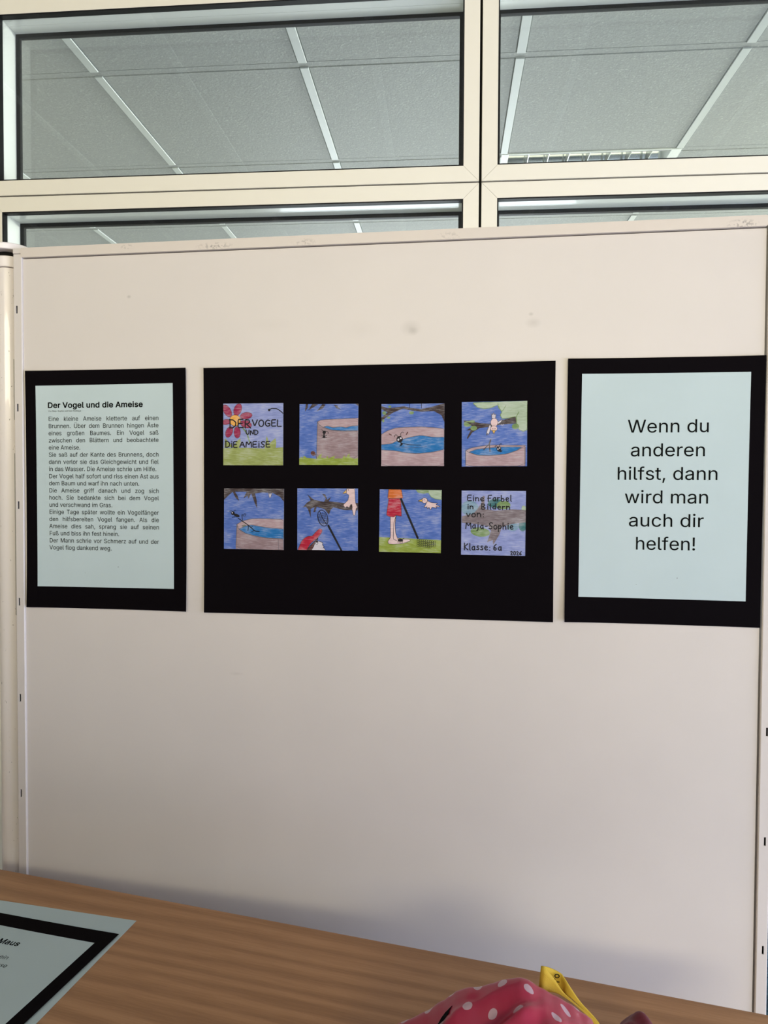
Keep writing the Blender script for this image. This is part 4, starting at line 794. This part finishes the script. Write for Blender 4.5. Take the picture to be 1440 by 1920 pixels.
for (rect, (u, z), sz, rot, fn, label) in DR:
    ox, oz = u - UM, z - ZM
    d = Drawing(rect, wpm, ox, oz, sz); d.warp0 = wpm
    t = fn(d)
    # the paper itself: a thin slab under the crayon layers
    hx, hz = sz[0] / 2, sz[1] / 2; b = len(d.V)
    for y in (.0012, .0016):
        for (x, q) in ((-hx, -hz), (hx, -hz), (hx, hz), (-hx, hz)): d.V.append((x, -(y + d.plane(x, q)), q))
    for f in ((0, 1, 2, 3), (4, 5, 6, 7), (0, 1, 5, 4), (1, 2, 6, 5), (2, 3, 7, 6), (3, 0, 4, 7)): d.F.append(tuple(b + i for i in f)); d.I.append(len(CM))
    o = d.build('crayon_drawing', CM + [M_sheet], p3); o.location = (ox, 0, oz); o.rotation_euler = (0, -rot, 0); o['label'] = label
    if t: t.build('handwriting', CM, o)

# ------------------------------------------------------------------ table
TZ = .74; TA = math.atan2(-.3805, 1.7904)
TD = Vector((math.cos(TA), math.sin(TA), 0)); TN = Vector((math.sin(TA), -math.cos(TA), 0))   # along the far edge, towards the viewer
e0 = Vector((-.6434, 1.0063, 0)) - TD * .57
TL, TW = 1.60, .80
tc = e0 + TD * TL / 2 + TN * TW / 2
table = thing('table', 'beech veneer table in front of the display board', 'table', (tc.x, tc.y, 0), (0, 0, TA))
bm = B(); box(bm, -TL / 2, TL / 2, -TW / 2, TW / 2, TZ - .025, TZ, .0025, 3); obj('tabletop', bm, M_wood, table)
bm = B(); box(bm, -TL / 2 + .285, TL / 2 - .285, -.012, .012, TZ - .16, TZ - .0255, .002, 1); obj('stretcher', bm, M_wood, table)
for sx in (-1, 1):                           # unseen legs, made as closed panels to shade the board's lower left
    bm = B(); box(bm, sx * (TL / 2 - .27) - .014, sx * (TL / 2 - .27) + .014, -TW / 2 + .06, TW / 2 - .02, 0, TZ - .0255, .002, 1); obj('leg', bm, M_wood, table)

def flat_on_table(corner, ang, w_, h_):
    """centre of a sheet whose top right corner lies at corner, turned by ang"""
    c, s = math.cos(ang), math.sin(ang)
    return (corner[0] - (w_ / 2) * c + (h_ / 2) * s, corner[1] - (w_ / 2) * s - (h_ / 2) * c)
zero = lambda x, z: 0
ls = thing('paper_sheet', 'large pale sheet on the table under the black poster', 'sheet of paper')
cxy = flat_on_table((-.3917, .8981), math.radians(-8.1), .27, .38); ls.location = (*cxy, TZ + .0002); ls.rotation_euler = (-PI / 2, 0, math.radians(-8.1))
sheet('sheet', .27, .38, 0, .0003, zero, M_paper, ls)
p4 = thing('poster', 'black poster with a pale printed sheet lying on the table', 'poster')
ang = math.radians(-9.6); cxy = flat_on_table((-.4022, .8681), ang, .25, .35); p4.location = (*cxy, TZ + .0007); p4.rotation_euler = (-PI / 2, 0, ang)
wp4 = lambda x, z: .0012 * max(0, (x + .02) / .14) ** 2
sheet('backing_card', .25, .35, 0, .0004, wp4, M_black, p4, 0, 0, math.radians(-.8))
def loc4(X, Y): dx, dy = X - cxy[0], Y - cxy[1]; return dx * math.cos(ang) + dy * math.sin(ang), -dx * math.sin(ang) + dy * math.cos(ang)
a4c = loc4(-.4216, .8457); ra = math.radians(-1.1)
ccx = a4c[0] - .105 * math.cos(ra) + .1485 * math.sin(ra); ccz = a4c[1] - .105 * math.sin(ra) - .1485 * math.cos(ra)
sh4 = sheet('printed_sheet', .21, .297, .0005, .0002, wp4, M_paper, p4, ccx, ccz, ra)
ink = Ink(wp4); ink.h = .0008
a = loc4(-.5112, .8322); ink.line('Maus', a[0], a[1], size=.0165, align='R', bold=.021)
a = loc4(-.5093, .8070); ink.line('r ein', a[0], a[1], size=.0125, align='R', bold=.002)
a = loc4(-.5018, .7925); ink.line('ese', a[0], a[1], size=.0125, align='R', bold=.002)
ink.build('lettering', [M_ink], sh4)

# lying sheets were drawn standing (x, -y, z); turned by -90 degrees about x they face up
# ------------------------------------------------------------------ polka dot bag with yellow band
M_dots = mat('pink polka dot coated cloth', (.50, .035, .085), .34, spec=.45, coat=.15)
uvn = nd(M_dots, 'ShaderNodeUVMap')
def dotgrid(m, uv, off):
    mp = nd(m, 'ShaderNodeMapping'); mp.inputs['Location'].default_value = off; lk(m, uv, mp.inputs['Vector'])
    fr = nd(m, 'ShaderNodeVectorMath', operation='FRACTION'); lk(m, mp.outputs[0], fr.inputs[0])
    sb = nd(m, 'ShaderNodeVectorMath', operation='SUBTRACT'); lk(m, fr.outputs[0], sb.inputs[0]); sb.inputs[1].default_value = (.5, .5, 0)
    mu = nd(m, 'ShaderNodeVectorMath', operation='MULTIPLY'); lk(m, sb.outputs[0], mu.inputs[0]); mu.inputs[1].default_value = (1, 1, 0)
    ln = nd(m, 'ShaderNodeVectorMath', operation='LENGTH'); lk(m, mu.outputs[0], ln.inputs[0])
    return math_(m, 'LESS_THAN', ln.outputs['Value'], .120)
dd = math_(M_dots, 'MAXIMUM', dotgrid(M_dots, uvn.outputs[0], (0, 0, 0)), dotgrid(M_dots, uvn.outputs[0], (.5, .5, 0)))
lk(M_dots, mixc(M_dots, dd, (.37, .018, .050), (.50, .33, .36)), bsdf(M_dots).inputs['Base Color'])
M_yellow = mat('yellow cotton band', (.62, .42, .045), .8, spec=.2)
bump(M_yellow, noise(M_yellow, 1400, None, 1), .3)
M_maroon = mat('dark red cloth', (.13, .012, .022), .6)

bag = thing('bag', 'crumpled pink polka dot bag with a yellow band on the table', 'bag', (0, .66, TZ), (0, 0, 0))
# height of the crumpled ridge along x, in metres
prof_h = [(-.150, 0), (-.120, .006), (-.10, .018), (-.06, .047), (-.031, .065), (-.014, .0747), (0, .0845), (.0067, .0908), (.0125, .0950), (.0278, .0990), (.0445, .1040), (.0563, .1087), (.0682, .1114), (.0729, .1102), (.0871, .1028), (.099, .0967), (.1113, .0898), (.1249, .0819), (.132, .0766), (.140, .048), (.146, .018), (.150, .004), (.153, 0)]
def hprof(x):
    if x <= prof_h[0][0] or x >= prof_h[-1][0]: return 0
    for (a, p), (b, q) in zip(prof_h, prof_h[1:]):
        if a <= x <= b: t = (x - a) / (b - a); t = t * t * (3 - 2 * t) * .5 + t * .5; return p + (q - p) * t
def bag_h(x, y):
    # the ridge runs along x, falls steeply on the far side and slowly towards the viewer
    if y > 0: r = math.exp(-(y / .034) ** 2)
    else: r = 1 / (1 + (y / -.11) ** 4)
    ed = max(0, 1 - (max(-y - .10, 0) / .07) ** 2)
    h = hprof(x + max(-y, 0) * .05) * r * ed
    k = 1 - math.exp(-(y / .022) ** 2)
    f = mnoise.noise(Vector((x * 26 + 3, y * 20, 1.7))) * .010 - abs(mnoise.noise(Vector((x * 17 - y * 24, y * 10 + x * 7, 4.2)))) * .020
    g = mnoise.noise(Vector((x * 70, y * 40, 9.1))) * .0012
    return max(h + (f * k + g) * min(h / .03, 1), 0)
bm = B(); NX, NY = 130, 110; V = {}
uvl = bm.loops.layers.uv.new('UVMap')
for i in range(NX + 1):
    for j in range(NY + 1):
        x = -.152 + .338 * i / NX; y = -.17 + .26 * j / NY
        V[i, j] = bm.verts.new((x, y, bag_h(x, y) + .0008))
arcl = {}
for i in range(NX + 1):
    s = 0
    for j in range(NY, -1, -1):
        if j < NY: s += (V[i, j].co - V[i, j + 1].co).length
        arcl[i, j] = s
for i in range(NX):
    for j in range(NY):
        q = (V[i, j], V[i + 1, j], V[i + 1, j + 1], V[i, j + 1])
        if max(v.co.z for v in q) < .0012: continue
        f = bm.faces.new(q)
        for lp, (a, b) in zip(f.loops, ((i, j), (i + 1, j), (i + 1, j + 1), (i, j + 1))):
            u, v_ = V[a, b].co.x / .034, arcl[a, b] / .034
            c, s = math.cos(.35), math.sin(.35); lp[uvl].uv = (u * c - v_ * s + .1, u * s + v_ * c + .2)
bmesh.ops.delete(bm, geom=[v for v in bm.verts if not v.link_faces], context='VERTS')
body = obj('bag_body', bm, M_dots, bag, True)
sol = body.modifiers.new('thickness', 'SOLIDIFY'); sol.thickness = .0012; sol.offset = 1

def band(name, rows, m, thick, parent, sub=6):
    """cloth band given as rows of (edge A, edge B) points, smoothed and given thickness"""
    bm = B(); vs = []
    def cr(a, b, c, d, t): return 0.5 * ((2 * b) + (c - a) * t + (2 * a - 5 * b + 4 * c - d) * t * t + (3 * b - a - 3 * c + d) * t ** 3)
    R_ = [(Vector(a), Vector(b)) for a, b in rows]; n = len(R_); out = []
    for i in range(n - 1):
        for k in range(sub + (1 if i == n - 2 else 0)):
            t = k / sub; g = lambda q, s: R_[min(max(q, 0), n - 1)][s]
            out.append(tuple(cr(g(i - 1, s), g(i, s), g(i + 1, s), g(i + 2, s), t) for s in (0, 1)))
    for a, b in out: vs.append([bm.verts.new(a.lerp(b, q / 4)) for q in range(5)])
    for p, q in zip(vs, vs[1:]):
        for k in range(4): bm.faces.new((p[k], p[k + 1], q[k + 1], q[k]))
    o = obj(name, bm, m, parent, True); s = o.modifiers.new('thickness', 'SOLIDIFY'); s.thickness = thick; s.offset = 0
    return o

rows = [((.1600, .0020, .0330), (.1570, .0000, .0330)), ((.1520, .0150, .0470), (.1480, .0140, .0470)), ((.1426, .0240, .0592), (.1383, .0240, .0589)), ((.1277, .0280, .0700), (.1228, .0280, .0717)), ((.1123, .0300, .0818), (.1074, .0300, .0805)), ((.1033, .0300, .0944), (.0980, .0300, .0824)),
        ((.0941, .0280, .1059), (.0913, .0280, .0844)), ((.0916, .0320, .1051), (.0894, .0320, .0820)), ((.1005, .0390, .0991), (.0978, .0390, .0773)), ((.1097, .0400, .0943), (.1089, .0400, .0757)),
        ((.1124, .0380, .0922), (.1131, .0380, .0768)), ((.1168, .0340, .0875), (.1149, .0340, .0772)), ((.1282, .0310, .0730), (.1223, .0310, .0736)), ((.1452, .0270, .0557), (.1394, .0270, .0568)), ((.1590, .0080, .0330), (.1540, .0070, .0340)), ((.1640, -.0200, .0040), (.1580, -.0220, .0040))]
bd = band('band', rows, M_yellow, .0011, bag)
ink = Ink()
for k, g in enumerate('LO'):
    for st in {'L': [[(0, 0), (0, 1), (.7, 1)]], 'O': [arc(.4, .5, .4, .5, -90, 270, 14)]}[g]:
        ink.stroke([(.0082 * 0 + .1046 + (1 - p[1]) * .0040, .0872 + k * .0040 + p[0] * .0042) for p in st], .0009, 0)
lt = ink.build('lettering', [M_ink], bd); lt.location = (0, .0372, 0)
# small black printed motif on the cloth
bm = B(); mo = [(-.0065, -.0050), (-.0030, .0000), (.0005, .0030), (.0065, .0045), (.0040, .0015), (.0035, -.0025), (-.0005, -.0048)]
vs = [bm.verts.new((.0010 + p[0], -.018 + p[1], bag_h(.0010 + p[0], -.018 + p[1]) + .0032)) for p in mo]; bm.faces.new(vs)
r = bmesh.ops.extrude_face_region(bm, geom=bm.faces[:]); bmesh.ops.translate(bm, vec=(0, 0, -.0006), verts=[v for v in r['geom'] if isinstance(v, bmesh.types.BMVert)])
obj('printed_motif', bm, M_ink, bag)

rag = thing('cloth', 'dark red crumpled cloth at the bottom edge right of the polka dot bag', 'cloth', (.183, .695, TZ))
bm = B(); NA, NB = 48, 30; V = {}
for i in range(NA + 1):
    for j in range(NB + 1):
        x = -.040 + .08 * i / NA; y = -.06 + .10 * j / NB
        r = math.hypot(x / .031, (y + .005) / .048); h = .053 * max(0, 1 - r ** 2.2) ** .7
        h += (mnoise.noise(Vector((x * 60, y * 60, 3))) * .007 + abs(mnoise.noise(Vector((x * 50 + y * 30, y * 30, 8)))) * .008) * min(h / .02, 1)
        V[i, j] = bm.verts.new((x, y, max(h, 0) + .0008))
for i in range(NA):
    for j in range(NB):
        q = (V[i, j], V[i + 1, j], V[i + 1, j + 1], V[i, j + 1])
        if max(v.co.z for v in q) > .001: bm.faces.new(q)
bmesh.ops.delete(bm, geom=[v for v in bm.verts if not v.link_faces], context='VERTS')
o = obj('fabric', bm, M_maroon, rag, True); q = o.modifiers.new('thickness', 'SOLIDIFY'); q.thickness = .001; q.offset = 1

# ------------------------------------------------------------------ blue stool behind the right post
st = thing('stool', 'blue upholstered stool just behind the right edge of the board', 'stool', (.70, 1.24, 0), (0, 0, -.05))
bm = B(); box(bm, -.22, .22, -.2, .2, .42, .57, .025, 4); obj('cushion', bm, M_blue, st, True)
bm = B(); box(bm, -.205, .205, -.185, .185, .36, .4195, .006, 2); obj('seat_base', bm, M_dark, st)
for sx in (-1, 1):
    for sy in (-1, 1):
        bm = B(); tube(bm, [(sx * .18, sy * .16, 0), (sx * .17, sy * .15, .361)], .014, 14); obj('leg', bm, M_steel, st, True)
